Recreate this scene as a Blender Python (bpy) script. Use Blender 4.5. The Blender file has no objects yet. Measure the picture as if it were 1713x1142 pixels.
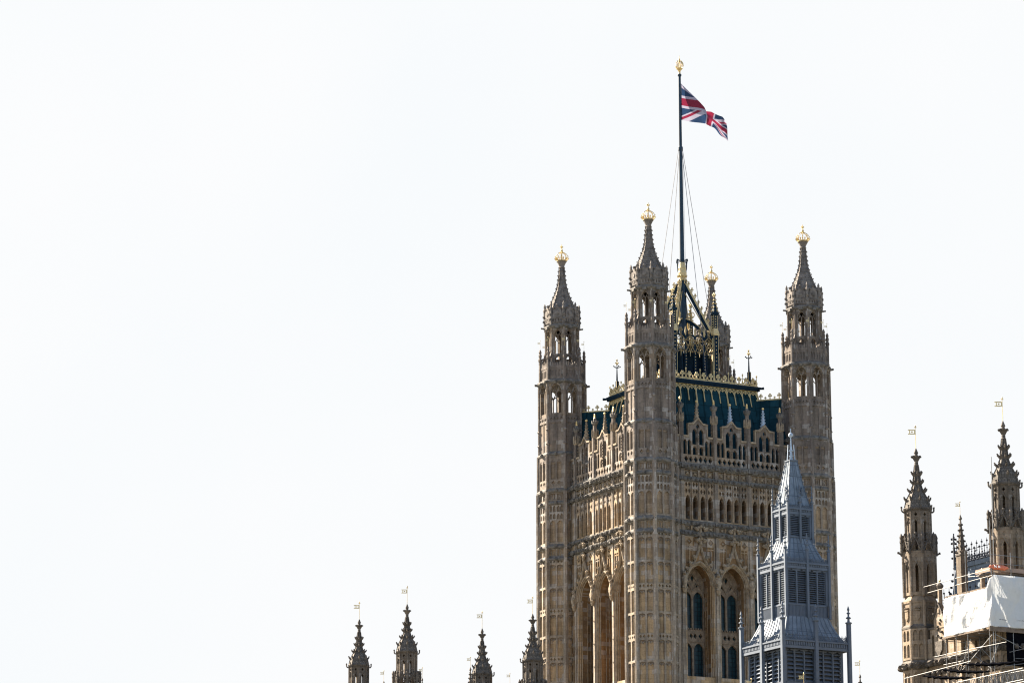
import bpy, bmesh, math, random
from mathutils import Matrix, Vector
random.seed(7)
PI = math.pi
R = math.radians
sc = bpy.context.scene
COL = sc.collection

# ------------------------------------------------------------------ camera
cam_d = bpy.data.cameras.new("camera")
cam = bpy.data.objects.new("camera", cam_d)
COL.objects.link(cam)
cam_d.sensor_width = 36.0
cam_d.lens = 5500.0 / 1713.0 * 36.0
cam_d.clip_start = 1.0
cam_d.clip_end = 6000.0
cam.location = (0, 0, 1.7)
cam.rotation_mode = 'QUATERNION'
cam.rotation_quaternion = (Matrix.Rotation(R(90 + 13.37), 4, 'X') @ Matrix.Rotation(R(-0.071), 4, 'Z')).to_quaternion()
sc.camera = cam

# ------------------------------------------------------------------ sky, sun, exposure
SUN_AZ = 50.0      # degrees left of the view axis, beyond the buildings
SUN_EL = 37.0
world = bpy.data.worlds.new("World")
sc.world = world
world.use_nodes = True
nt = world.node_tree
nt.nodes.clear()
out = nt.nodes.new('ShaderNodeOutputWorld')
bg = nt.nodes.new('ShaderNodeBackground')
sky = nt.nodes.new('ShaderNodeTexSky')
sky.sky_type = 'NISHITA'
sky.sun_disc = False
sky.sun_elevation = R(SUN_EL)
sky.sun_rotation = R(-SUN_AZ)
sky.dust_density = 3.0
sky.air_density = 1.0
sky.ozone_density = 1.0
# thin even white cloud over the southern half of the sky, clear blue behind the viewer
tco = nt.nodes.new('ShaderNodeTexCoord')
sepw = nt.nodes.new('ShaderNodeSeparateXYZ')
nt.links.new(tco.outputs['Generated'], sepw.inputs[0])
mrw = nt.nodes.new('ShaderNodeMapRange')
mrw.interpolation_type = 'SMOOTHSTEP'
mrw.inputs[1].default_value = -0.25
mrw.inputs[2].default_value = 0.45
nt.links.new(sepw.outputs[1], mrw.inputs[0])
ncl = nt.nodes.new('ShaderNodeTexNoise')
ncl.inputs['Scale'].default_value = 5.0
ncl.inputs['Detail'].default_value = 4.0
nt.links.new(tco.outputs['Generated'], ncl.inputs['Vector'])
crw = nt.nodes.new('ShaderNodeValToRGB')
crw.color_ramp.elements[0].position = 0.32
crw.color_ramp.elements[0].color = (2.32, 2.40, 2.46, 1)
crw.color_ramp.elements[1].position = 0.68
crw.color_ramp.elements[1].color = (2.45, 2.46, 2.475, 1)
nt.links.new(ncl.outputs[0], crw.inputs[0])
veil = nt.nodes.new('ShaderNodeMix')
veil.data_type = 'RGBA'
nt.links.new(mrw.outputs[0], veil.inputs[0])
nt.links.new(sky.outputs[0], veil.inputs[6])
nt.links.new(crw.outputs[0], veil.inputs[7])
nt.links.new(veil.outputs[2], bg.inputs[0])
bg.inputs[1].default_value = 0.05
nt.links.new(bg.outputs[0], out.inputs[0])

sun_d = bpy.data.lights.new("sun", 'SUN')
sun_d.energy = 5.0
sun_d.angle = R(0.6)
sun_d.color = (1.0, 0.86, 0.68)
sun = bpy.data.objects.new("sun", sun_d)
COL.objects.link(sun)
sv = Vector((-math.sin(R(SUN_AZ)) * math.cos(R(SUN_EL)), math.cos(R(SUN_AZ)) * math.cos(R(SUN_EL)), math.sin(R(SUN_EL))))
sun.rotation_mode = 'QUATERNION'
sun.rotation_quaternion = sv.to_track_quat('Z', 'Y')
sun.location = (0, 150, 200)

sc.view_settings.view_transform = 'Standard'
sc.view_settings.look = 'None'
sc.view_settings.gamma = 1.0
sc.view_settings.exposure = 3.0
sc.cycles.filter_width = 1.15
sc.cycles.max_bounces = 6
sc.cycles.diffuse_bounces = 3
sc.cycles.glossy_bounces = 3

# ------------------------------------------------------------------ materials
def newmat(name):
    m = bpy.data.materials.new(name)
    m.use_nodes = True
    n = m.node_tree.nodes
    return m, m.node_tree, n['Principled BSDF']

def mixc(t, a, b, f, mode='MIX'):
    n = t.nodes.new('ShaderNodeMix')
    n.data_type = 'RGBA'
    n.blend_type = mode
    for sock, v in ((0, f), (6, a), (7, b)):
        if isinstance(v, (int, float)):
            n.inputs[sock].default_value = v
        elif isinstance(v, tuple):
            n.inputs[sock].default_value = (*v, 1)
        else:
            t.links.new(v, n.inputs[sock])
    return n.outputs[2]

def noise(t, vec, scale, detail=3, rough=0.55):
    n = t.nodes.new('ShaderNodeTexNoise')
    n.inputs['Scale'].default_value = scale
    n.inputs['Detail'].default_value = detail
    n.inputs['Roughness'].default_value = rough
    if vec is not None:
        t.links.new(vec, n.inputs['Vector'])
    return n.outputs[0]

def ramp(t, fac, stops):
    n = t.nodes.new('ShaderNodeValToRGB')
    e = n.color_ramp.elements
    while len(e) > 1:
        e.remove(e[-1])
    e[0].position = stops[0][0]
    e[0].color = (*stops[0][1], 1) if isinstance(stops[0][1], tuple) else (stops[0][1],) * 3 + (1,)
    for p, c in stops[1:]:
        x = e.new(p)
        x.color = (*c, 1) if isinstance(c, tuple) else (c, c, c, 1)
    t.links.new(fac, n.inputs[0])
    return n.outputs[0]

def vmul(t, vec, v):
    n = t.nodes.new('ShaderNodeVectorMath')
    n.operation = 'MULTIPLY'
    t.links.new(vec, n.inputs[0])
    n.inputs[1].default_value = v
    return n.outputs[0]

def stone(name, low, high, z0, z1, bw=0.95, bh=0.42, contrast=0.30, stain=0.45, blotch=0.5):
    """Ashlar: stone changes from the honey colour of the lower courses to the greyer weathered upper ones."""
    m, t, b = newmat(name)
    geo = t.nodes.new('ShaderNodeNewGeometry')
    pos = geo.outputs['Position']
    uv = t.nodes.new('ShaderNodeUVMap').outputs[0]
    sep = t.nodes.new('ShaderNodeSeparateXYZ')
    t.links.new(pos, sep.inputs[0])
    mr = t.nodes.new('ShaderNodeMapRange')
    mr.inputs[1].default_value = z0
    mr.inputs[2].default_value = z1
    t.links.new(sep.outputs[2], mr.inputs[0])
    n1 = noise(t, pos, 0.35, 4)
    ad = t.nodes.new('ShaderNodeMath'); ad.operation = 'ADD'; ad.use_clamp = True
    sb = t.nodes.new('ShaderNodeMath'); sb.operation = 'MULTIPLY_ADD'
    t.links.new(n1, sb.inputs[0]); sb.inputs[1].default_value = 1.6; sb.inputs[2].default_value = -0.8
    t.links.new(mr.outputs[0], ad.inputs[0]); t.links.new(sb.outputs[0], ad.inputs[1])
    base = mixc(t, low, high, ad.outputs[0])
    br = t.nodes.new('ShaderNodeTexBrick')
    br.inputs['Scale'].default_value = 1.0
    br.inputs['Brick Width'].default_value = bw
    br.inputs['Row Height'].default_value = bh
    br.inputs['Mortar Size'].default_value = 0.012
    br.inputs['Color1'].default_value = (1 - contrast, 1 - contrast, 1 - contrast * 0.95, 1)
    br.inputs['Color2'].default_value = (1.12, 1.10, 1.08, 1)
    br.inputs['Mortar'].default_value = (0.6, 0.58, 0.56, 1)
    br.inputs['Bias'].default_value = 0.15
    t.links.new(uv, br.inputs['Vector'])
    c = mixc(t, base, br.outputs[0], 0.75, 'MULTIPLY')
    # patches of renewed pale grey stone block by block
    br2 = t.nodes.new('ShaderNodeTexBrick')
    br2.inputs['Scale'].default_value = 1.0
    br2.inputs['Brick Width'].default_value = bw
    br2.inputs['Row Height'].default_value = bh
    br2.inputs['Mortar Size'].default_value = 0.0
    br2.inputs['Color1'].default_value = (0, 0, 0, 1)
    br2.inputs['Color2'].default_value = (1, 1, 1, 1)
    br2.inputs['Mortar'].default_value = (0, 0, 0, 1)
    t.links.new(uv, br2.inputs['Vector'])
    r2 = ramp(t, br2.outputs[0], [(0.0, 0.0), (0.72, 0.0), (0.86, 1.0)])
    pm = t.nodes.new('ShaderNodeMath'); pm.operation = 'MULTIPLY'
    t.links.new(r2, pm.inputs[0]); pm.inputs[1].default_value = blotch
    c = mixc(t, c, (0.30, 0.29, 0.28), pm.outputs[0])
    # rain streaks and soot
    st = noise(t, vmul(t, pos, (1.6, 1.6, 0.16)), 1.0, 5, 0.65)
    sr = ramp(t, st, [(0.36, 1 - stain), (0.56, 1.0)])
    c = mixc(t, c, sr, 1.0, 'MULTIPLY')
    fine = ramp(t, noise(t, pos, 5.5, 4, 0.7), [(0.28, 0.68), (0.7, 1.12)])
    c = mixc(t, c, fine, 1.0, 'MULTIPLY')
    t.links.new(c, b.inputs['Base Color'])
    b.inputs['Roughness'].default_value = 0.92
    b.inputs['Specular IOR Level'].default_value = 0.2
    bp = t.nodes.new('ShaderNodeBump')
    bp.inputs['Strength'].default_value = 0.5
    bp.inputs['Distance'].default_value = 0.04
    t.links.new(noise(t, pos, 7, 5, 0.7), bp.inputs['Height'])
    t.links.new(bp.outputs[0], b.inputs['Normal'])
    return m

def plain(name, col, rough=0.6, metal=0.0, var=0.25, vscale=2.0, bump=0.0, spec=0.5):
    m, t, b = newmat(name)
    pos = t.nodes.new('ShaderNodeNewGeometry').outputs['Position']
    lo = tuple(c * (1 - var) for c in col)
    hi = tuple(min(1, c * (1 + var)) for c in col)
    c = ramp(t, noise(t, pos, vscale, 4, 0.6), [(0.3, lo), (0.7, hi)])
    t.links.new(c, b.inputs['Base Color'])
    b.inputs['Roughness'].default_value = rough
    b.inputs['Metallic'].default_value = metal
    b.inputs['Specular IOR Level'].default_value = spec
    if bump:
        bp = t.nodes.new('ShaderNodeBump')
        bp.inputs['Strength'].default_value = bump
        bp.inputs['Distance'].default_value = 0.05
        t.links.new(noise(t, pos, vscale * 4, 4), bp.inputs['Height'])
        t.links.new(bp.outputs[0], b.inputs['Normal'])
    return m

def seamed(name, col, bw, bh, rough, var=0.2, mortar=0.35, msize=0.03, spec=0.5, metal=0.0, offset=0.5):
    """Sheet metal or slate laid in panels with dark joints."""
    m, t, b = newmat(name)
    uv = t.nodes.new('ShaderNodeUVMap').outputs[0]
    pos = t.nodes.new('ShaderNodeNewGeometry').outputs['Position']
    br = t.nodes.new('ShaderNodeTexBrick')
    br.offset = offset
    br.inputs['Scale'].default_value = 1.0
    br.inputs['Brick Width'].default_value = bw
    br.inputs['Row Height'].default_value = bh
    br.inputs['Mortar Size'].default_value = msize
    br.inputs['Color1'].default_value = (*[c * (1 - var) for c in col], 1)
    br.inputs['Color2'].default_value = (*[c * (1 + var) for c in col], 1)
    br.inputs['Mortar'].default_value = (*[c * mortar for c in col], 1)
    t.links.new(uv, br.inputs['Vector'])
    f = ramp(t, noise(t, pos, 1.7, 4, 0.65), [(0.3, 0.7), (0.7, 1.25)])
    c = mixc(t, br.outputs[0], f, 1.0, 'MULTIPLY')
    t.links.new(c, b.inputs['Base Color'])
    rr = ramp(t, noise(t, pos, 0.8, 3), [(0.3, max(0, rough - 0.1)), (0.7, min(1, rough + 0.15))])
    t.links.new(rr, b.inputs['Roughness'])
    b.inputs['Specular IOR Level'].default_value = spec
    b.inputs['Metallic'].default_value = metal
    return m

M = {}
M['stone'] = stone('honey_limestone', (0.325, 0.232, 0.134), (0.155, 0.131, 0.112), 51, 66)
M['shaft'] = stone('grey_limestone_shafts', (0.272, 0.226, 0.174), (0.143, 0.123, 0.110), 51, 66, contrast=0.28)
M['recess_shade'] = plain('brown_stone_recess_shade', (0.15, 0.116, 0.085), 0.95, 0, 0.35, 3.0, 0.3, 0.1)  # darker brown paints the shade in recesses and panel backs
M['mast'] = plain('blue_black_mast_paint', (0.010, 0.026, 0.046), 0.5, 0, 0.2, 2.0, 0, 0.2)
M['carved'] = plain('carved_limestone', (0.195, 0.158, 0.116), 0.92, 0, 0.45, 2.6, 0.5, 0.2)
M['sooty'] = plain('sooty_limestone', (0.095, 0.09, 0.084), 0.9, 0, 0.5, 2.2, 0.6, 0.2)
M['spire'] = plain('weathered_spire_stone', (0.112, 0.101, 0.093), 0.9, 0, 0.5, 2.0, 0.6, 0.2)
M['wing'] = stone('brown_limestone', (0.25, 0.195, 0.14), (0.105, 0.088, 0.072), 33, 42, 0.7, 0.33, 0.25, 0.4, 0.3)
M['wingdark'] = plain('weathered_brown_stone', (0.07, 0.061, 0.053), 0.9, 0, 0.5, 2.5, 0.6, 0.2)
M['scales'] = seamed('stone_scale_tiles', (0.085, 0.076, 0.066), 0.19, 0.3, 0.85, 0.3, 0.4, 0.02, 0.2)
M['roof'] = seamed('dark_iron_roof_plates', (0.007, 0.030, 0.042), 0.98, 1.3, 0.75, 0.3, 0.4, 0.03, 0.03, 0.0, 0.0)
M['iron'] = plain('dark_painted_iron', (0.003, 0.014, 0.028), 0.6, 0, 0.3, 3.0, 0, 0.08)
M['gold'] = plain('gilding', (0.45, 0.345, 0.17), 0.4, 0.6, 0.2, 3.0)
M['cream'] = plain('gilded_cream_paint', (0.40, 0.32, 0.165), 0.5, 0.25, 0.15, 3.0)
M['grey'] = plain('grey_painted_metal', (0.076, 0.096, 0.126), 0.65, 0, 0.14, 1.4, 0.1, 0.15)
M['greysheet'] = seamed('grey_lead_sheet', (0.105, 0.135, 0.172), 3.0, 0.9, 0.65, 0.1, 0.4, 0.02, 0.12, 0.0, 0.0)
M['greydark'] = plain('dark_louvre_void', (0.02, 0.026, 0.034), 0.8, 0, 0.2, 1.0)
M['bronze'] = plain('tarnished_gilding', (0.20, 0.15, 0.07), 0.55, 0.3, 0.4, 4.0)
M['brown_shaded'] = stone('brown_limestone_with_shade', (0.20, 0.122, 0.058), (0.15, 0.105, 0.066), 50, 62)  # brown stone, toned down further to paint shade in the reveals
M['crest'] = plain('grey_iron_cresting', (0.03, 0.033, 0.042), 0.5, 0.3, 0.4, 3.0)
M['lead'] = plain('pale_lead', (0.22, 0.28, 0.36), 0.6, 0, 0.25, 5.0)
M['wire'] = plain('stay_wire', (0.05, 0.055, 0.075), 0.6, 0.0, 0.1)
M['tube'] = plain('galvanised_tube', (0.07, 0.073, 0.076), 0.6, 0.0, 0.3, 3.0)
M['tubepale'] = plain('pale_galvanised_tube', (0.17, 0.175, 0.18), 0.6, 0.0, 0.25, 3.0)
M['tube2'] = plain('weathered_tube', (0.085, 0.092, 0.105), 0.6, 0.0, 0.3, 3.0)
M['timber'] = plain('scaffold_board', (0.11, 0.085, 0.066), 0.85, 0, 0.35, 4.0, 0.2, 0.2)
M['paletimber'] = plain('pink_pale_board', (0.22, 0.16, 0.13), 0.85, 0, 0.15, 3.0, 0.1, 0.2)
M['net'] = plain('black_net_and_shade', (0.003, 0.0032, 0.0045), 0.95, 0, 0.4, 6.0, 0.3, 0.0)  # black of the nets, also the painted shade under the deck
M['orange'] = plain('orange_plastic', (0.42, 0.10, 0.045), 0.5, 0, 0.15, 8.0)
M['white'] = plain('white_plastic', (0.8, 0.8, 0.8), 0.5, 0, 0.05, 8.0)
M['print'] = plain('grey_print', (0.12, 0.13, 0.16), 0.7, 0, 0.2, 20.0)

# window glass: small panes with dark bars
m, t, b = newmat('leaded_glass')
uv = t.nodes.new('ShaderNodeUVMap').outputs[0]
br = t.nodes.new('ShaderNodeTexBrick')
br.offset = 0.0
br.inputs['Scale'].default_value = 1.0
br.inputs['Brick Width'].default_value = 0.34
br.inputs['Row Height'].default_value = 0.42
br.inputs['Mortar Size'].default_value = 0.03
br.inputs['Color1'].default_value = (0.004, 0.016, 0.022, 1)
br.inputs['Color2'].default_value = (0.012, 0.032, 0.040, 1)
br.inputs['Mortar'].default_value = (0.006, 0.007, 0.009, 1)
t.links.new(uv, br.inputs['Vector'])
t.links.new(br.outputs[0], b.inputs['Base Color'])
b.inputs['Roughness'].default_value = 0.25
b.inputs['Specular IOR Level'].default_value = 0.15
pos = t.nodes.new('ShaderNodeNewGeometry').outputs['Position']
bp = t.nodes.new('ShaderNodeBump')
bp.inputs['Strength'].default_value = 0.35
bp.inputs['Distance'].default_value = 0.1
t.links.new(noise(t, pos, 2.2, 2), bp.inputs['Height'])
t.links.new(bp.outputs[0], b.inputs['Normal'])
M['glass'] = m

def cloth(name, col, trans, rough=0.8, bump=0.0, var=0.06):
    m, t, b = newmat(name)
    pos = t.nodes.new('ShaderNodeNewGeometry').outputs['Position']
    c = ramp(t, noise(t, pos, 3.0, 4), [(0.3, tuple(x * (1 - var) for x in col)), (0.7, tuple(min(1, x * (1 + var)) for x in col))])
    t.links.new(c, b.inputs['Base Color'])
    b.inputs['Roughness'].default_value = rough
    b.inputs['Specular IOR Level'].default_value = 0.3
    tr = t.nodes.new('ShaderNodeBsdfTranslucent')
    t.links.new(c, tr.inputs[0])
    mx = t.nodes.new('ShaderNodeMixShader')
    mx.inputs[0].default_value = trans
    t.links.new(b.outputs[0], mx.inputs[1])
    t.links.new(tr.outputs[0], mx.inputs[2])
    t.links.new(mx.outputs[0], t.nodes['Material Output'].inputs[0])
    if bump:
        bp = t.nodes.new('ShaderNodeBump')
        bp.inputs['Strength'].default_value = bump
        bp.inputs['Distance'].default_value = 0.15
        t.links.new(noise(t, pos, 2.2, 3), bp.inputs['Height'])
        t.links.new(bp.outputs[0], b.inputs['Normal'])
    return m
M['flagred'] = cloth('flag_red', (0.15, 0.012, 0.034), 0.3)
M['flagwhite'] = cloth('flag_white', (0.26, 0.25, 0.33), 0.3)
M['flagblue'] = cloth('flag_blue', (0.014, 0.032, 0.078), 0.3)
M['sheet'] = cloth('white_sheeting', (0.58, 0.595, 0.61), 0.42, 0.5, 0.5, 0.03)

# ------------------------------------------------------------------ mesh builder
ID = Matrix.Identity(4)
def T(x=0, y=0, z=0): return Matrix.Translation((x, y, z))
def RZ(a): return Matrix.Rotation(a, 4, 'Z')

def fc_arch(c, w, zs, rise, n=9):
    # four-centred arch: quick shoulders, flatter pointed crown
    P = []
    for i in range(n + 1):
        q = 1 - math.cos(PI / 2 * i / n)
        q = 0.5 * q + 0.5 * i / n
        P.append((c - w / 2 * (1 - q), zs + rise * (0.76 * math.sqrt(max(0, 1 - (1 - q) ** 2)) + 0.24 * q)))
    return P

class MB:
    """Collects shapes; build() links them as ONE mesh object. Local frame: x along, -y outward, z up."""
    def __init__(s):
        s.v = []; s.f = []; s.mi = []; s.ms = []; s.cur = 0; s.X = ID
    def mat(s, name):
        if name not in s.ms: s.ms.append(name)
        s.cur = s.ms.index(name); return s
    def at(s, X): s.X = X; return s
    def add(s, vs, fs):
        o = len(s.v)
        for p in vs: s.v.append(s.X @ Vector(p))
        for f in fs:
            s.f.append([o + i for i in f]); s.mi.append(s.cur)
    def box(s, x0, x1, y0, y1, z0, z1):
        s.add([(x0, y0, z0), (x1, y0, z0), (x1, y1, z0), (x0, y1, z0), (x0, y0, z1), (x1, y0, z1), (x1, y1, z1), (x0, y1, z1)],
              [(0, 3, 2, 1), (4, 5, 6, 7), (0, 1, 5, 4), (1, 2, 6, 5), (2, 3, 7, 6), (3, 0, 4, 7)])
    def cbox(s, x, y, z0, z1, w, d=None):
        d = w if d is None else d
        s.box(x - w / 2, x + w / 2, y - d / 2, y + d / 2, z0, z1)
    def prism(s, poly, y0, y1):
        n = len(poly)
        s.add([(x, y0, z) for x, z in poly] + [(x, y1, z) for x, z in poly],
              [tuple(range(n)), tuple(range(2 * n - 1, n - 1, -1))] + [(i, i + n, (i + 1) % n + n, (i + 1) % n) for i in range(n)])
    def lathe(s, prof, n=8, ph=None, x=0, y=0):
        ph = PI / n if ph is None else ph
        vs = []; fs = []
        for r, z in prof:
            for k in range(n):
                a = ph + 2 * PI * k / n
                vs.append((x + r * math.sin(a), y - r * math.cos(a), z))
        for i in range(len(prof) - 1):
            for k in range(n):
                k2 = (k + 1) % n
                fs.append((i * n + k, i * n + k2, (i + 1) * n + k2, (i + 1) * n + k))
        fs.append(tuple(range(n - 1, -1, -1)))
        fs.append(tuple(range((len(prof) - 1) * n, len(prof) * n)))
        s.add(vs, fs)
    def tube(s, p0, p1, r, n=6, r1=None):
        p0 = Vector(p0); p1 = Vector(p1); d = (p1 - p0).normalized()
        a = d.cross(Vector((0, 0, 1)))
        if a.length < 1e-4: a = Vector((1, 0, 0))
        a.normalize(); b = d.cross(a)
        r1 = r if r1 is None else r1
        vs = [p0 + (a * math.cos(2 * PI * k / n) + b * math.sin(2 * PI * k / n)) * r for k in range(n)]
        vs += [p1 + (a * math.cos(2 * PI * k / n) + b * math.sin(2 * PI * k / n)) * r1 for k in range(n)]
        s.add(vs, [tuple(range(n - 1, -1, -1)), tuple(range(n, 2 * n))] + [(k, (k + 1) % n, (k + 1) % n + n, k + n) for k in range(n)])
    def path(s, pts, r, n=5):
        for a, b in zip(pts, pts[1:]): s.tube(a, b, r, n)
    def ball(s, x, y, z, r, n=8, rz=None):
        rz = r if rz is None else rz
        s.lathe([(max(1e-3, r * math.sin(PI * k / 6)), z - rz * math.cos(PI * k / 6)) for k in range(7)], n, None, x, y)
    def lump(s, x, y, z, r):
        """irregular carved lump"""
        q = random.Random(int(x * 911 + y * 577 + z * 131))
        vs = []; fs = []
        for i in range(4):
            zz = -1 + 2 * (i + 0.5) / 4
            for k in range(6):
                a = 2 * PI * k / 6 + i * 0.5
                rr = r * math.sqrt(1 - zz * zz * 0.8) * q.uniform(0.75, 1.2)
                vs.append((x + rr * math.cos(a), y + rr * math.sin(a), z + r * zz * q.uniform(0.85, 1.15)))
        for i in range(3):
            for k in range(6):
                fs.append((i * 6 + k, i * 6 + (k + 1) % 6, i * 6 + 6 + (k + 1) % 6, i * 6 + 6 + k))
        fs.append((5, 4, 3, 2, 1, 0)); fs.append((18, 19, 20, 21, 22, 23))
        s.add(vs, fs)
    def arcade(s, x0, x1, z0, z1, yf, d, opens):
        """A slab pierced by openings (c, w, zb, zs, rise, kind) sorted by c; kinds: pt arch, sq, dia."""
        y0, y1 = yf, yf + d
        x = x0
        for (c, w, zb, zs, rise, kind) in opens:
            xl, xr = c - w / 2, c + w / 2
            if xl > x + 1e-4: s.box(x, xl, y0, y1, z0, z1)
            if kind in ('pt', 'fc'):
                if zb > z0 + 1e-4: s.box(xl, xr, y0, y1, z0, zb)
                L = []
                N = 5
                for i in range(N + 1):
                    a = R(60) * i / N
                    L.append((c + w / 2 - w * math.cos(a), zs + rise * math.sin(a) / math.sin(R(60))))
                L[-1] = (c, zs + rise)
                if kind == 'fc':
                    L = fc_arch(c, w, zs, rise)
                s.prism(L + [(c, z1), (xl, z1)], y0, y1)
                s.prism([(2 * c - a, z) for a, z in L] + [(c, z1), (xr, z1)], y0, y1)
            elif kind == 'sq':
                if zb > z0 + 1e-4: s.box(xl, xr, y0, y1, z0, zb)
                if zs < z1 - 1e-4: s.box(xl, xr, y0, y1, zs, z1)
            elif kind == 'dia':
                zc = (zb + zs) / 2
                for sx in (-1, 1):
                    e = c + sx * w / 2
                    s.prism([(e, zc), (c, zs), (c, z1), (e, z1)], y0, y1)
                    s.prism([(e, zc), (c, zb), (c, z0), (e, z0)], y0, y1)
            x = xr
        if x < x1 - 1e-4: s.box(x, x1, y0, y1, z0, z1)
    def build(s, name, parent=None, mesh_only=False):
        me = bpy.data.meshes.new(name)
        me.from_pydata([tuple(v) for v in s.v], [], s.f)
        for n in s.ms: me.materials.append(M[n])
        me.polygons.foreach_set('material_index', s.mi)
        bm = bmesh.new(); bm.from_mesh(me)
        bmesh.ops.recalc_face_normals(bm, faces=bm.faces)
        uvl = bm.loops.layers.uv.new('UVMap')
        Z = Vector((0, 0, 1))
        for f in bm.faces:
            nn = f.normal
            if abs(nn.z) > 0.95:
                tx, ty = Vector((1, 0, 0)), Vector((0, 1, 0))
            else:
                tx = Z.cross(nn).normalized(); ty = nn.cross(tx)
            for l in f.loops:
                l[uvl].uv = (l.vert.co.dot(tx), l.vert.co.dot(ty))
        bm.to_mesh(me); bm.free()
        if mesh_only: return me
        return link(name, me, parent)

def link(name, me, parent=None, mx=None):
    o = bpy.data.objects.new(name, me)
    COL.objects.link(o)
    if parent is not None: o.parent = parent
    if mx is not None: o.matrix_local = mx
    return o

def tag(o, label=None, cat=None, group=None, kind=None):
    if label: o['label'] = label
    if cat: o['category'] = cat
    if group: o['group'] = group
    if kind: o['kind'] = kind
    return o

def empty(name, loc, rz=0, parent=None):
    o = bpy.data.objects.new(name, None)
    COL.objects.link(o)
    o.location = loc; o.rotation_euler = (0, 0, rz)
    if parent is not None: o.parent = parent
    return o

def copy_tree(o, parent, mx=None):
    c = o.copy(); COL.objects.link(c); c.parent = parent
    if mx is not None: c.matrix_local = mx
    for ch in [x for x in bpy.data.objects if x.parent == o]:
        copy_tree(ch, c)
    return c

PHI = R(27.5)
E1 = Vector((math.cos(PHI), math.sin(PHI), 0))
E2 = Vector((-math.sin(PHI), math.cos(PHI), 0))

# ------------------------------------------------------------------ ground
g = MB().mat('stone')
gm, t, b = newmat('paving_and_lawn')
pos = t.nodes.new('ShaderNodeNewGeometry').outputs['Position']
t.links.new(ramp(t, noise(t, pos, 0.05, 5), [(0.4, (0.06, 0.075, 0.03)), (0.55, (0.17, 0.16, 0.15))]), b.inputs['Base Color'])
b.inputs['Roughness'].default_value = 0.95
M['ground'] = gm
g = MB().mat('ground')
g.add([(-3000, -3000, 0), (3000, -3000, 0), (3000, 3000, 0), (-3000, 3000, 0)], [(0, 1, 2, 3)])
tag(g.build('ground'), kind='structure')

# ================================================================== THE GREAT TOWER
HS = 8.75                                   # half spacing of the corner turrets
F0 = Vector((13.083, 304.163, 0))
TC = F0 + HS * (E1 + E2)
tower = empty('gothic_tower', TC, PHI)
tag(tower, 'tall square honey stone Gothic tower with four crowned corner turrets and dark gilded roof', 'tower')

def letters(mb, cx, y, z0, z1, s):
    """interlaced royal initials V and R in blackletter strokes, relief on a panel"""
    h = z1 - z0; w = 0.07
    # V drawn as a closed blackletter form
    x = cx - 0.4 * s
    mb.box(x - 0.17, x - 0.10, y - 0.06, y, z0 + 0.12 * h, z1)
    mb.box(x + 0.09, x + 0.17, y - 0.06, y, z0 + 0.12 * h, z1 - 0.08 * h)
    mb.box(x - 0.14, x + 0.13, y - 0.06, y, z0, z0 + 0.12 * h)
    mb.box(x - 0.24, x - 0.17, y - 0.06, y, z1 - 0.18 * h, z1)
    # R
    x = cx + 0.4 * s
    mb.box(x - 0.17, x - 0.09, y - 0.06, y, z0, z1)
    mb.box(x - 0.09, x + 0.10, y - 0.06, y, z1 - 0.13 * h, z1)
    mb.box(x + 0.08, x + 0.15, y - 0.06, y, z0 + 0.55 * h, z1 - 0.13 * h)
    mb.box(x - 0.09, x + 0.10, y - 0.06, y, z0 + 0.45 * h, z0 + 0.57 * h)
    mb.prism([(x - 0.02, z0 + 0.45 * h), (x + 0.07, z0 + 0.45 * h), (x + 0.20, z0), (x + 0.10, z0)], y - 0.06, y)

def faces8():
    for k in range(8): yield RZ(k * PI / 4)

def ring(mb, rv, z0, z1, lip=0.12):
    """octagonal moulded string course"""
    mb.lathe([(rv - lip * 1.6, z0 - 0.12), (rv, z0), (rv + 0.02, (z0 + z1) / 2), (rv - lip * 0.5, z1), (rv - lip * 2.2, z1 + 0.18)], 8)

AP = math.cos(PI / 8)
SD = 2 * math.sin(PI / 8)

def corner_shafts(mb, rv, z0, z1, r, n=6):
    for k in range(8):
        a = PI / 8 + k * PI / 4
        mb.lathe([(r, z0), (r, z1)], n, 0.3, rv * math.sin(a), -rv * math.cos(a))

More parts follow.
